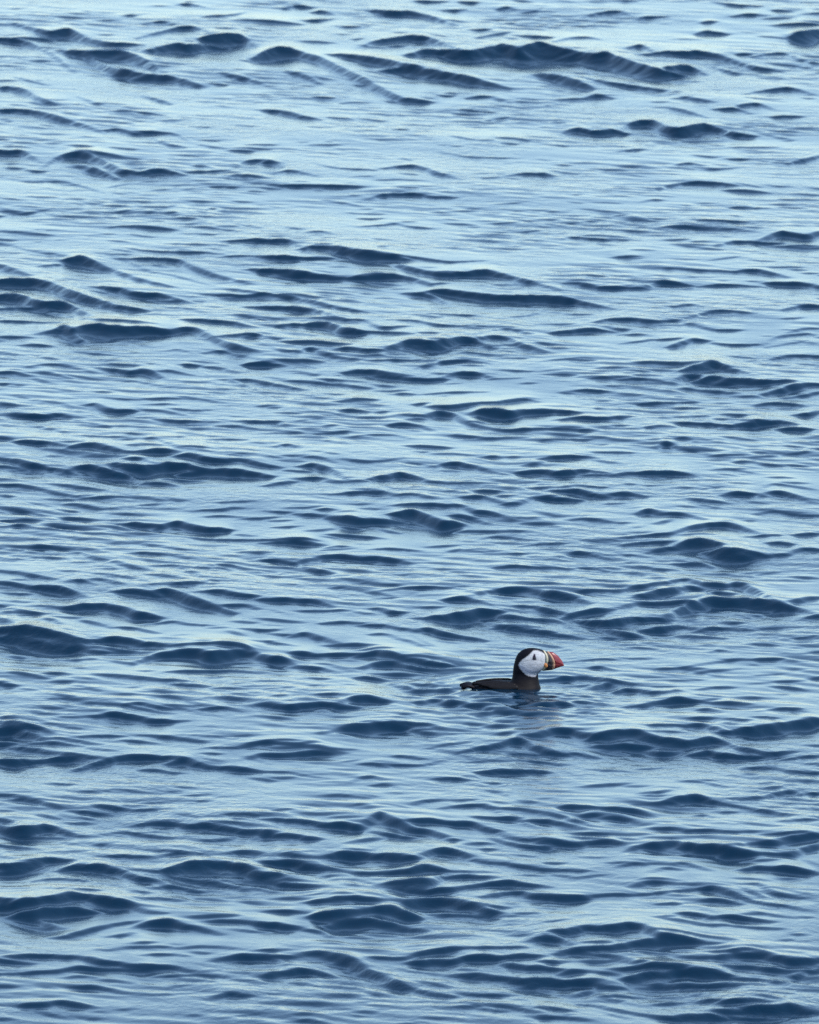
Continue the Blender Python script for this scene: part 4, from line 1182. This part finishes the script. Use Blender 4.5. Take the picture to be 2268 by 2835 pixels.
MEAN = math.radians(32)
R = wave_field(0.9, 3.2, MEAN, 0.40, 0.008, -0.6)
R += wave_field(0.16, 0.8, MEAN, 0.50, 0.010, -0.8) * np.clip(0.8 + 0.35 * patches(0.9, 3.0), 0.2, 1.6)
R += wave_field(0.045, 0.15, MEAN * 0.7, 0.50, 0.046, -0.7) * np.clip(0.7 + 0.6 * patches(0.5, 2.2), 0.1, 2.2)

GUST = patches(0.4, 1.8)
TEX = np.clip(1 + 0.10 * patches(0.030, 0.11, 2.4, 0.4), 0.1, 2.2)       # ripples on the wave fronts

def catmull(p, per=10):
    p = np.asarray(p, float)
    if len(p) == 2: p = np.array([p[0], p.mean(0), p[1]])
    q = np.vstack([2 * p[0] - p[1], p, 2 * p[-1] - p[-2]]); o = []
    for i in range(1, len(q) - 2):
        t = np.linspace(0, 1, per, endpoint=False)[:, None]
        o.append(0.5 * (2 * q[i] + (q[i + 1] - q[i - 1]) * t + (2 * q[i - 1] - 5 * q[i] + 4 * q[i + 1] - q[i + 2]) * t ** 2
                        + (3 * q[i] - q[i - 1] - 3 * q[i + 1] + q[i + 2]) * t ** 3))
    o.append(p[-1:])
    return np.vstack(o)

def wiggle(x, lam, r):
    v = np.zeros_like(x)
    for l, a in ((lam, 1), (lam * .47, .6), (lam * .23, .35)):
        v += a * np.sin(2 * np.pi * x / (l * r.uniform(.8, 1.2)) + r.uniform(0, 6.28))
    return v / 1.2

def wave_fronts(crests):
    """height of the wind waves: each crest line has a steep front of given length and slope, the
    surface in between falls back gently (least-squares surface through the wanted slopes)"""
    rr = np.random.default_rng(4)
    W = np.zeros((FX, FY))
    for Lf, sl, pts in crests:
        c = catmull(pts)
        ex = 0.10 * (c[-1, 0] - c[0, 0])
        c = np.vstack([c[0] - (c[2] - c[0]) * ex / (c[2, 0] - c[0, 0]), c, c[-1] + (c[-1] - c[-3]) * ex / (c[-1, 0] - c[-3, 0])])
        x0, x1 = c[0, 0], c[-1, 0]
        i0, i1 = np.searchsorted(GX, [x0, x1])
        if i1 - i0 < 2: continue
        xs = GX[i0:i1]
        yc = np.interp(xs, c[:, 0], c[:, 1])
        u = (xs - x0) / (x1 - x0)
        tap = np.sin(np.pi * u) ** 0.75
        obl = 1 / (1 + 0.5 * np.gradient(yc, xs) ** 2)
        yc = yc + obl * (0.06 * Lf * wiggle(xs, max(0.12, 3.5 * Lf), rr) + 0.12 * min(Lf, 0.05) * wiggle(xs, 0.055, rr))
        tap = tap * np.clip(1 + 0.20 * wiggle(xs, max(0.22, 5.0 * Lf), rr), 0.3, 1.7)
        L = np.maximum(Lf * tap, 0.4 * FDY)[:, None]
        j0, j1 = np.searchsorted(GY, [yc.min() - 1.8 * Lf, yc.max() + 0.03])
        if j1 - j0 < 2: continue
        r = (yc[:, None] - GY[None, j0:j1]) / L
        edge = np.clip((yc[:, None] - GY[None, j0:j1]) / FDY + 0.5, 0, 1)
        p = edge * np.clip(1.12 - r, 0, 1) ** 0.8 * np.minimum(1, 0.6 + tap)[:, None]
        W[i0:i1, j0:j1] = np.maximum(W[i0:i1, j0:j1], sl * p)
    # small ripples riding in between, in gust patches
    n = 5000
    qx, qy = rr.uniform(GX[0], GX[-1], n), rr.uniform(GY[0], GY[-1], n)
    dens = GUST[np.searchsorted(GX, qx) % FX, np.searchsorted(GY, qy) % FY]
    for k in np.nonzero(rr.uniform(-1.6, 1.8, n) < dens - 0.05 * (qy - 31))[0]:
        wdt = math.exp(rr.normal(math.log(0.065), 0.5)); Lf = wdt * rr.uniform(0.10, 0.24); sl = rr.uniform(0.15, 0.50); m = -0.35 + 0.45 * rr.standard_normal()
        i0, i1 = np.searchsorted(GX, [qx[k] - wdt / 2, qx[k] + wdt / 2])
        if i1 - i0 < 3: continue
        u = (GX[i0:i1] - qx[k]) / wdt
        yc = qy[k] + wdt * (m * u - rr.uniform(-0.2, 0.9) * u * u)
        L = np.maximum(Lf * np.cos(np.pi * np.clip(u, -.5, .5)) ** 0.8, 0.4 * FDY)[:, None]
        j0, j1 = np.searchsorted(GY, [yc.min() - 1.6 * Lf, yc.max() + 0.02])
        if j1 - j0 < 2: continue
        d = yc[:, None] - GY[None, j0:j1]
        p = np.clip(d / FDY + 0.5, 0, 1) * np.clip(1.12 - d / L, 0, 1) ** 0.8
        W[i0:i1, j0:j1] = np.maximum(W[i0:i1, j0:j1], sl * p)
    wx = np.clip(np.minimum(np.arange(FX), FX - 1 - np.arange(FX)) / 16.0, 0, 1)
    wy = np.clip(np.minimum(np.arange(FY), FY - 1 - np.arange(FY)) / 40.0, 0, 1)
    W *= wx[:, None] * wy[None, :] * TEX
    Wh = np.fft.fft2(W) * np.exp(-0.5 * (_kx * 0.006) ** 2)
    hh = (-1j * _ky * Wh) / (_ky ** 2 + 0.05 * _kx ** 2 + (2 * np.pi / 2.2) ** 2)
    return np.fft.ifft2(hh).real

def read_crests(text):
    o = []
    for line in text.strip().split("\n"):
        head, body = line.split("|")
        Lf, sl = [float(v) for v in head.split()]
        o.append((Lf * 1e-3, sl * 1e-2, np.array([[float(c) for c in p.split(",")] for p in body.split()]) * 0.01))
    return o

R[0] += wave_fronts(read_crests(CRESTS))
# extra chop added in front of the bird to break up its reflection
chop = np.exp(-((GX - PUFFIN.x) / 0.24) ** 2)[:, None] * np.exp(-((GY - PUFFIN.y + 0.28) / 0.36) ** 2)[None, :]
R += wave_field(0.045, 0.10, 0.3, 0.7, 0.18, -0.7) * chop

# the sheet: the finely waved tile in the middle, then ever wider cells out to the horizon
def grow(c, d, far, n, g):
    a = [c]
    while abs(a[-1]) < far:
        a.append(a[-1] + d)
        if len(a) > n: d *= g
    return a[1:]
gl = grow(GX[0], -0.013, 9000, 64, 1.2); gr = grow(GX[-1], 0.013, 9000, 64, 1.2)
gn = grow(GY[0], -FDY, 6000, 20, 1.15); gf = grow(GY[-1], FDY * 1.3, 30000, 40, 1.08)
X = np.concatenate([gl[::-1], GX, gr]); Y = np.concatenate([gn[::-1], GY, gf])
NX, NY = len(X), len(Y); XX = X[:, None]; YY = Y[None, :]
ix = np.round((X - TX) / FDX).astype(int) % FX; iy = np.round((Y - TY) / FDY).astype(int) % FY
ix[len(gl):len(gl) + FX] = np.arange(FX); iy[len(gn):len(gn) + FY] = np.arange(FY)
fade = np.exp(-(np.gradient(X) / 0.06) ** 2)[:, None] * np.exp(-(np.gradient(Y) / 0.06) ** 2)[None, :]
H, CX, CY = [R[i][np.ix_(ix, iy)] * fade for i in range(3)]

# the water lies nearly still against the swimming bird
dpx, dpy = XX - PUFFIN.x, YY - PUFFIN.y
calm = 1 - 0.6 * np.exp(-((dpx / 0.13) ** 2 + (dpy / 0.05) ** 2) ** 2)
H = H * calm
CX *= calm; CY *= calm
# small ring ripples pushed out by the body
rad = np.sqrt((dpx * 1.0) ** 2 + dpy ** 2)
H = H + 0.0012 * np.sin(rad * 2 * np.pi / 0.065) * np.exp(-((rad - 0.22) / 0.10) ** 2)

V = np.empty((NX, NY, 3), np.float32)
V[..., 0] = XX + CX; V[..., 1] = YY + CY; V[..., 2] = H
ids = np.arange(NX * NY, dtype=np.int32).reshape(NX, NY)
Q = np.stack([ids[:-1, :-1], ids[1:, :-1], ids[1:, 1:], ids[:-1, 1:]], -1).reshape(-1, 4)
me = bpy.data.meshes.new("sea")
me.vertices.add(NX * NY); me.vertices.foreach_set("co", V.ravel())
me.loops.add(Q.size); me.loops.foreach_set("vertex_index", Q.ravel())
me.polygons.add(len(Q)); me.polygons.foreach_set("loop_start", np.arange(0, Q.size, 4, dtype=np.int32))
me.update(calc_edges=True)
me.shade_smooth()
sea = link(bpy.data.objects.new("sea", me))
sea["kind"] = "structure"; sea["label"] = "choppy blue sea surface with small wind waves all around the bird"; sea["category"] = "sea"

m, t, b = new_mat("sea_water")
b.inputs['Base Color'].default_value = (0.0003, 0.0145, 0.033, 1)
b.inputs['Roughness'].default_value = 0.16
b.inputs['IOR'].default_value = 1.333
tc = node(t, "ShaderNodeTexCoord")
mp = node(t, "ShaderNodeMapping"); mp.inputs['Scale'].default_value = (1.0, 0.75, 1.0); mp.inputs['Rotation'].default_value = (0, 0, 0.45)
t.links.new(tc.outputs['Object'], mp.inputs['Vector'])
n1 = node(t, "ShaderNodeTexNoise"); n1.inputs['Scale'].default_value = 26; n1.inputs['Detail'].default_value = 3; n1.inputs['Roughness'].default_value = 0.55; n1.inputs['Distortion'].default_value = 0.4
n2 = node(t, "ShaderNodeTexNoise"); n2.inputs['Scale'].default_value = 1.4; n2.inputs['Detail'].default_value = 2
t.links.new(mp.outputs[0], n1.inputs['Vector']); t.links.new(mp.outputs[0], n2.inputs['Vector'])
gust = node(t, "ShaderNodeMapRange"); gust.inputs['From Min'].default_value = 0.38; gust.inputs['From Max'].default_value = 0.66
gust.inputs['To Min'].default_value = 0.15; gust.inputs['To Max'].default_value = 1.0
t.links.new(n2.outputs['Fac'], gust.inputs['Value'])
bp = node(t, "ShaderNodeBump"); bp.inputs['Distance'].default_value = 0.0035
t.links.new(n1.outputs['Fac'], bp.inputs['Height']); t.links.new(gust.outputs[0], bp.inputs['Strength'])
t.links.new(bp.outputs[0], b.inputs['Normal'])
me.materials.append(m)

# ------------------------------------------------------------------ the puffin
# local axes: x towards the beak, y away from the viewer, z up from the waterline; millimetres below
PX0, PY0, MM = 1420.0, 1905.0, 0.918
def sx(px): return (px - PX0) * MM
def sz(py): return (PY0 - py) * MM / math.cos(math.radians(9.5))

puffin = link(bpy.data.objects.new("puffin", None))
puffin.location = PUFFIN
puffin.empty_display_size = 0.1
puffin["label"] = "black and white puffin with a red and orange beak floating on the water"
puffin["category"] = "puffin"

def feather_mat(name, attr=None, col=(0.02, 0.018, 0.02), rough=0.6):
    m, t, b = new_mat(name)
    tc = node(t, "ShaderNodeTexCoord")
    mp = node(t, "ShaderNodeMapping"); mp.inputs['Scale'].default_value = (0.45, 1, 1)
    t.links.new(tc.outputs['Object'], mp.inputs[0])
    n = node(t, "ShaderNodeTexNoise"); n.inputs['Scale'].default_value = 260; n.inputs['Detail'].default_value = 4
    t.links.new(mp.outputs[0], n.inputs['Vector'])
    mul = node(t, "ShaderNodeMix", data_type='RGBA', blend_type='MULTIPLY'); mul.inputs['Factor'].default_value = 1
    rp = node(t, "ShaderNodeMapRange"); rp.inputs['From Min'].default_value = 0.3; rp.inputs['From Max'].default_value = 0.7
    rp.inputs['To Min'].default_value = 0.72; rp.inputs['To Max'].default_value = 1.15
    t.links.new(n.outputs['Fac'], rp.inputs['Value'])
    if attr:
        a = node(t, "ShaderNodeAttribute", attribute_name=attr); t.links.new(a.outputs['Color'], mul.inputs[6])
    else:
        mul.inputs[6].default_value = (*col, 1)
    t.links.new(rp.outputs[0], mul.inputs[7]); t.links.new(mul.outputs[2], b.inputs['Base Color'])
    bp = node(t, "ShaderNodeBump"); bp.inputs['Distance'].default_value = 0.0015; bp.inputs['Strength'].default_value = 0.35
    t.links.new(n.outputs['Fac'], bp.inputs['Height']); t.links.new(bp.outputs[0], b.inputs['Normal'])
    b.inputs['Roughness'].default_value = rough
    b.inputs['Specular IOR Level'].default_value = 0.12
    return m

def ring_loft(bm, rings):
    """rings of equal length, closed with end fans"""
    vs = [[bm.verts.new(p) for p in r] for r in rings]
    n = len(vs[0])
    for a, c in zip(vs[:-1], vs[1:]):
        for i in range(n): bm.faces.new((a[i], a[(i + 1) % n], c[(i + 1) % n], c[i]))
    for r, fl in ((vs[0], True), (vs[-1], False)):
        ctr = bm.verts.new(sum((v.co for v in r), Vector()) / n)
        for i in range(n):
            f = (r[(i + 1) % n], r[i], ctr) if fl else (r[i], r[(i + 1) % n], ctr)
            bm.faces.new(f)

def finish(name, bm, mat, parent, smooth=True, subsurf=0):
    bmesh.ops.recalc_face_normals(bm, faces=bm.faces)
    me = bpy.data.meshes.new(name); bm.to_mesh(me); bm.free()
    me.materials.append(mat)
    if smooth: me.shade_smooth()
    o = link(bpy.data.objects.new(name, me), parent)
    if subsurf:
        s = o.modifiers.new("Subdivision", 'SUBSURF'); s.levels = s.render_levels = subsurf
    return o

def resample(rows, n):
    """smooth interpolation of a table of rows over its first column"""
    r = np.array(rows, float)
    c = catmull(r, 12)
    v = np.linspace(r[0, 0], r[-1, 0], n)
    return np.column_stack([np.interp(v, c[:, 0], c[:, k]) for k in range(r.shape[1])])

NSEC = 40
ang = np.linspace(0, 2 * np.pi, NSEC, endpoint=False)
def sup(a, e): c = np.cos(a); return np.sign(c) * np.abs(c) ** e
bm = bmesh.new()
# neck and head, stacked upwards: image row, back edge, front edge, half width (mm)
head = [(1794.2, 1464, 1480, 6), (1797, 1452, 1494, 12), (1802, 1443, 1506, 16.5), (1810, 1434, 1512, 20.5), (1820, 1428.5, 1514, 23), (1830, 1425.3, 1513, 24.5),
        (1840, 1423, 1511, 25), (1848, 1421.5, 1507, 24.5), (1856, 1420.5, 1500, 23.5), (1862, 1420, 1492, 22), (1868, 1419.3, 1490, 22), (1878, 1417.5, 1491, 24.5),
        (1888, 1412, 1493, 30), (1900, 1400, 1495, 38), (1912, 1390, 1496, 42), (1935, 1392, 1490, 40)]
rings = []
for py, xb, xf, hw in resample(head, 60):
    cx, rx = (sx(xb) + sx(xf)) / 2, (sx(xf) - sx(xb)) / 2
    rings.append([Vector((cx + rx * sup(a, 0.9), hw * sup(a - np.pi / 2, 0.9), sz(py))) * 1e-3 for a in ang])
ring_loft(bm, rings)
# floating trunk, stacked from rump to breast: image column, half width, top z, bottom z (mm)
trunk = [(1306, 5, -3, -10), (1312, 12, 2, -14), (1324, 26, 9, -24), (1338, 36, 15, -32), (1358, 43, 18.5, -42), (1382, 48, 20, -52), (1415, 50, 19, -58), (1445, 48, 19, -58), (1468, 43, 19, -52),
         (1484, 34, 17, -42), (1493, 23, 11, -30), (1498, 9, 0, -14)]
rings = []
for px, hw, zt, zb in resample(trunk, 50):
    cz, rz = (zt + zb) / 2, (zt - zb) / 2
    rings.append([Vector((sx(px), hw * sup(a, 0.85), cz + rz * sup(a - np.pi / 2, 0.9))) * 1e-3 for a in ang])
ring_loft(bm, rings)
bmesh.ops.recalc_face_normals(bm, faces=bm.faces)
tmp = bpy.data.meshes.new("tmp"); bm.to_mesh(tmp); bm.free()
to = link(bpy.data.objects.new("tmp", tmp))
rm = to.modifiers.new("r", 'REMESH'); rm.mode = 'VOXEL'; rm.voxel_size = 0.0015
sm = to.modifiers.new("s", 'SMOOTH'); sm.factor = 0.5; sm.iterations = 8
dg = bpy.context.evaluated_depsgraph_get()
bme = bpy.data.meshes.new_from_object(to.evaluated_get(dg))
bpy.data.objects.remove(to); bpy.data.meshes.remove(tmp)
bme.name = "body"
# plumage pattern by side-view position
co = np.empty(len(bme.vertices) * 3, np.float32); bme.vertices.foreach_get("co", co); co = co.reshape(-1, 3) * 1e3
vx = co[:, 0] / MM + PX0; vy = PY0 - co[:, 2] * math.cos(math.radians(9.5)) / MM
def poly_dist(px, py, poly):
    """signed distance in the side view, positive inside"""
    P = np.array(poly, float); ins = np.zeros(len(px), bool); dmin = np.full(len(px), 1e9)
    for i in range(len(P)):
        a, c = P[i], P[(i + 1) % len(P)]
        e = c - a; tt = np.clip(((px - a[0]) * e[0] + (py - a[1]) * e[1]) / (e @ e), 0, 1)
        dmin = np.minimum(dmin, np.hypot(px - a[0] - tt * e[0], py - a[1] - tt * e[1]))
        cr = ((a[1] > py) != (c[1] > py)) & (px < (c[0] - a[0]) * (py - a[1]) / (c[1] - a[1] + 1e-12) + a[0])
        ins ^= cr
    return np.where(ins, dmin, -dmin)
C2 = lambda L: [(1400 + x / 9.08, 1770 + y / 9.08) for x, y in L]
face = C2([(700, 262), (800, 262), (900, 300), (980, 350), (1100, 420), (1100, 640), (960, 740), (860, 800), (806, 845), (745, 912), (670, 905), (590, 885), (500, 845), (420, 765), (360, 690), (325, 620), (345, 560), (410, 490), (510, 420), (600, 345)])
eyep = C2([(712, 325), (742, 350), (775, 480), (745, 492), (668, 482), (676, 410)])
crease = C2([(670, 470), (560, 492), (440, 525), (436, 533), (560, 505), (672, 486)])
cheek = C2([(330, 625), (420, 640), (560, 720), (700, 760), (830, 760), (900, 720), (880, 790), (800, 822), (640, 818), (480, 780), (390, 710)])
nz = np.random.default_rng(2).normal(0, 0.5, len(vx))
soft = lambda d, w: np.clip(d / w + 0.5, 0, 1)[:, None]
col = np.tile(np.array([[0.004, 0.0035, 0.007]]), (len(vx), 1))
brown = soft(-(vy - 1872) * -1, 30)
col = col * (1 - brown) + np.array([[0.0072, 0.0055, 0.0066]]) * brown
white = np.array([[0.54, 0.52, 0.52]])
fm = soft(poly_dist(vx, vy, face) + nz, 3.2)
col = col * (1 - fm) + white * fm
gm = soft(poly_dist(vx, vy, cheek), 5.0) * 0.8
col = col * (1 - gm) + np.array([[0.25, 0.26, 0.33]]) * gm
low = soft(vy - 1839, 26) * fm * 0.45; col = col * (1 - low) + np.array([[0.30, 0.30, 0.37]]) * low
em = soft(poly_dist(vx, vy, eyep), 1.5); col = col * (1 - em) + np.array([[0.03, 0.015, 0.04]]) * em
cm = soft(poly_dist(vx, vy, crease) + 0.3, 1.2) * 0.7; col = col * (1 - cm) + np.array([[0.16, 0.16, 0.17]]) * cm
belly = soft(-(co[:, 2] + 4), 3) * soft(co[:, 0] - sx(1300), 5)
col = col * (1 - belly) + np.array([[0.7, 0.7, 0.7]]) * belly
at = bme.color_attributes.new("plumage", 'FLOAT_COLOR', 'POINT')
at.data.foreach_set("color", np.column_stack([col, np.ones(len(col))]).astype(np.float32).ravel())
bme.materials.clear(); bme.materials.append(feather_mat("plumage", "plumage"))
bme.shade_smooth()
body = link(bpy.data.objects.new("body", bme), puffin)

dark = feather_mat("wing_feathers", col=(0.0105, 0.0088, 0.0095), rough=0.5)
black = feather_mat("tail_feathers", col=(0.006, 0.005, 0.008), rough=0.5)

# folded wings: long leaf shapes laid on the flanks, three overlapping rows of feathers
for side in (-1, 1):
    bm = bmesh.new()
    for k, (px0, px1, z0, z1, y0, y1, hw) in enumerate(((1434, 1350, 9.5, 9, 43.5, 39, 9), (1428, 1330, 13, 12.5, 38, 30, 8.5), (1412, 1318, 16.5, 13.5, 30, 18, 7.5), (1392, 1308, 18.5, 11.5, 21, 8, 5.5))):
        rings = []
        for s in np.linspace(0, 1, 16):
            x = sx(px0) + (sx(px1) - sx(px0)) * s
            wv = hw * (np.sin(np.pi * min(1, 0.12 + s * 0.88)) ** 0.55 + 0.02)
            yc, zc = y0 + (y1 - y0) * s ** 1.4, z0 + (z1 - z0) * s ** 1.6
            rings.append([Vector((x, side * (yc + 0.62 * wv * math.cos(a) + 2.2 * math.sin(a)), zc - 0.75 * wv * math.cos(a) + 2.4 * math.sin(a))) * 1e-3 for a in ang[::4]])
        ring_loft(bm, rings)
    finish("wing", bm, dark, puffin)

# short tail cocked up behind the rump
bm = bmesh.new()
for k in range(-3, 4):
    rings = []; jag = (0, 2, -1, 1, -2, 1, -1)[k + 3]
    for s in np.linspace(0, 1, 12):
        px = 1330 - (56 - 2.5 * abs(k) + jag) * s
        zc = -7 + 17.5 * min(1.0, math.sin(0.15 + s * 1.9)) - 3.5 * max(0, s - 0.75) * 4 * 0.5 - 0.6 * abs(k)
        yc = k * (3.0 + 3.2 * s)
        wv = 6.5 * math.sin(math.pi * min(0.94, 0.30 + 0.64 * s)) ** 0.5
        rings.append([Vector((sx(px), yc + wv * math.cos(a), zc + 5.6 * (1.05 - 0.35 * s) * math.sin(a) + 0.35 * k)) * 1e-3 for a in ang[::4]])
    ring_loft(bm, rings)
finish("tail", bm, black, puffin)

# beak: deep, flat-sided, built as bands between curved cross-sections (top, middle, bottom in the side view; half width)
SEC = [((1503, 1799), (1512, 1826), (1499, 1856), 12.5), ((1509, 1802.5), (1518, 1826), (1505, 1857.5), 11.2),
       ((1514, 1803.6), (1529, 1829), (1527, 1855.3), 9.2), ((1519.5, 1803.6), (1535.5, 1828), (1534, 1852.8), 8.4),
       ((1531.5, 1806), (1543, 1830), (1542.5, 1849.6), 6.8), ((1545, 1815.5), (1551.5, 1834), (1551.5, 1846.6), 4.8), ((1556, 1829), (1558, 1839), (1558.5, 1844.6), 2.8), ((1561, 1839), (1561.6, 1841.5), (1561.8, 1843.2), 1.0)]
def section(i, grow=0.0):
    T, M, B, hw = SEC[i]
    ring = []
    N = 18
    for sgn in (1, -1):
        ss = np.linspace(0, 1, N + 1)
        ss = ss[:-1] if sgn == 1 else ss[::-1][:-1]
        for s in ss:
            ctrl = (2 * M[0] - 0.5 * (T[0] + B[0]), 2 * M[1] - 0.5 * (T[1] + B[1]))
            x = (1 - s) ** 2 * T[0] + 2 * s * (1 - s) * ctrl[0] + s * s * B[0]
            y = (1 - s) ** 2 * T[1] + 2 * s * (1 - s) * ctrl[1] + s * s * B[1]
            wd = hw * max(0.0, math.sin(math.pi * s)) ** 0.55 + 0.4
            wd *= 1 - 0.16 * math.exp(-((s - 0.66) / 0.035) ** 2)      # gape line
            ring.append(Vector((sx(x), -sgn * (wd + grow), sz(y) + (grow * (0.5 - s)))) * 1e-3)
    return ring
def horn(name, col, rough=0.35):
    m, t, b = new_mat(name)
    tc = node(t, "ShaderNodeTexCoord")
    n = node(t, "ShaderNodeTexNoise"); n.inputs['Scale'].default_value = 140; n.inputs['Detail'].default_value = 3
    t.links.new(tc.outputs['Object'], n.inputs['Vector'])
    mx = node(t, "ShaderNodeMix", data_type='RGBA'); mx.inputs[6].default_value = (*[c * 0.7 for c in col], 1); mx.inputs[7].default_value = (*col, 1)
    t.links.new(n.outputs['Fac'], mx.inputs['Factor']); t.links.new(mx.outputs[2], b.inputs['Base Color'])
    b.inputs['Roughness'].default_value = rough
    return m
def band(name, i0, i1, mat, parent, grow=0.0, label=None):
    bm = bmesh.new()
    rs = [section(i, grow) for i in range(i0, i1 + 1)]
    dense = []
    for a, c in zip(rs[:-1], rs[1:]):
        for f in (0, 0.5): dense.append([p.lerp(q, f) for p, q in zip(a, c)])
    dense.append(rs[-1])
    ring_loft(bm, dense)
    o = finish(name, bm, mat, parent)
    if label: o["label"] = label
    return o
beak = band("beak", 3, 7, horn("beak_red", (0.27, 0.028, 0.033)), puffin, label="curved red outer beak")
band("beak_ridge", 0, 1, horn("beak_cream", (0.60, 0.52, 0.36), 0.6), beak, 0.5, "cream yellow ridge at the base of the beak")
band("beak_plate", 1, 2, horn("beak_slate", (0.035, 0.026, 0.030)), beak, 0.0, "dark slate plate at the base of the beak")
band("beak_stripe", 2, 3, horn("beak_pale", (0.58, 0.30, 0.18), 0.5), beak, 0.35, "pale orange stripe across the beak")
# orange fleshy rosettes at the corners of the mouth
for side in (-1, 1):
    bm = bmesh.new(); bmesh.ops.create_uvsphere(bm, u_segments=16, v_segments=10, radius=1)
    for v in bm.verts:
        v.co = Vector((sx(1511) + v.co.x * 5.0, side * 11.8 + v.co.y * 2.4, sz(1840) + v.co.z * 6.0 + v.co.x * -1.5)) * 1e-3
    finish("mouth_rosette", bm, horn("rosette_orange", (0.62, 0.22, 0.06), 0.6), beak)
# eyes
em_, et, eb = new_mat("eye"); eb.inputs['Base Color'].default_value = (0.01, 0.008, 0.01, 1); eb.inputs['Roughness'].default_value = 0.08
for side in (-1, 1):
    bm = bmesh.new(); bmesh.ops.create_uvsphere(bm, u_segments=16, v_segments=10, radius=0.0038)
    o = finish("eye", bm, em_, puffin)
    o.location = Vector((sx(1479.5), side * 21.0, sz(1818.5))) * 1e-3
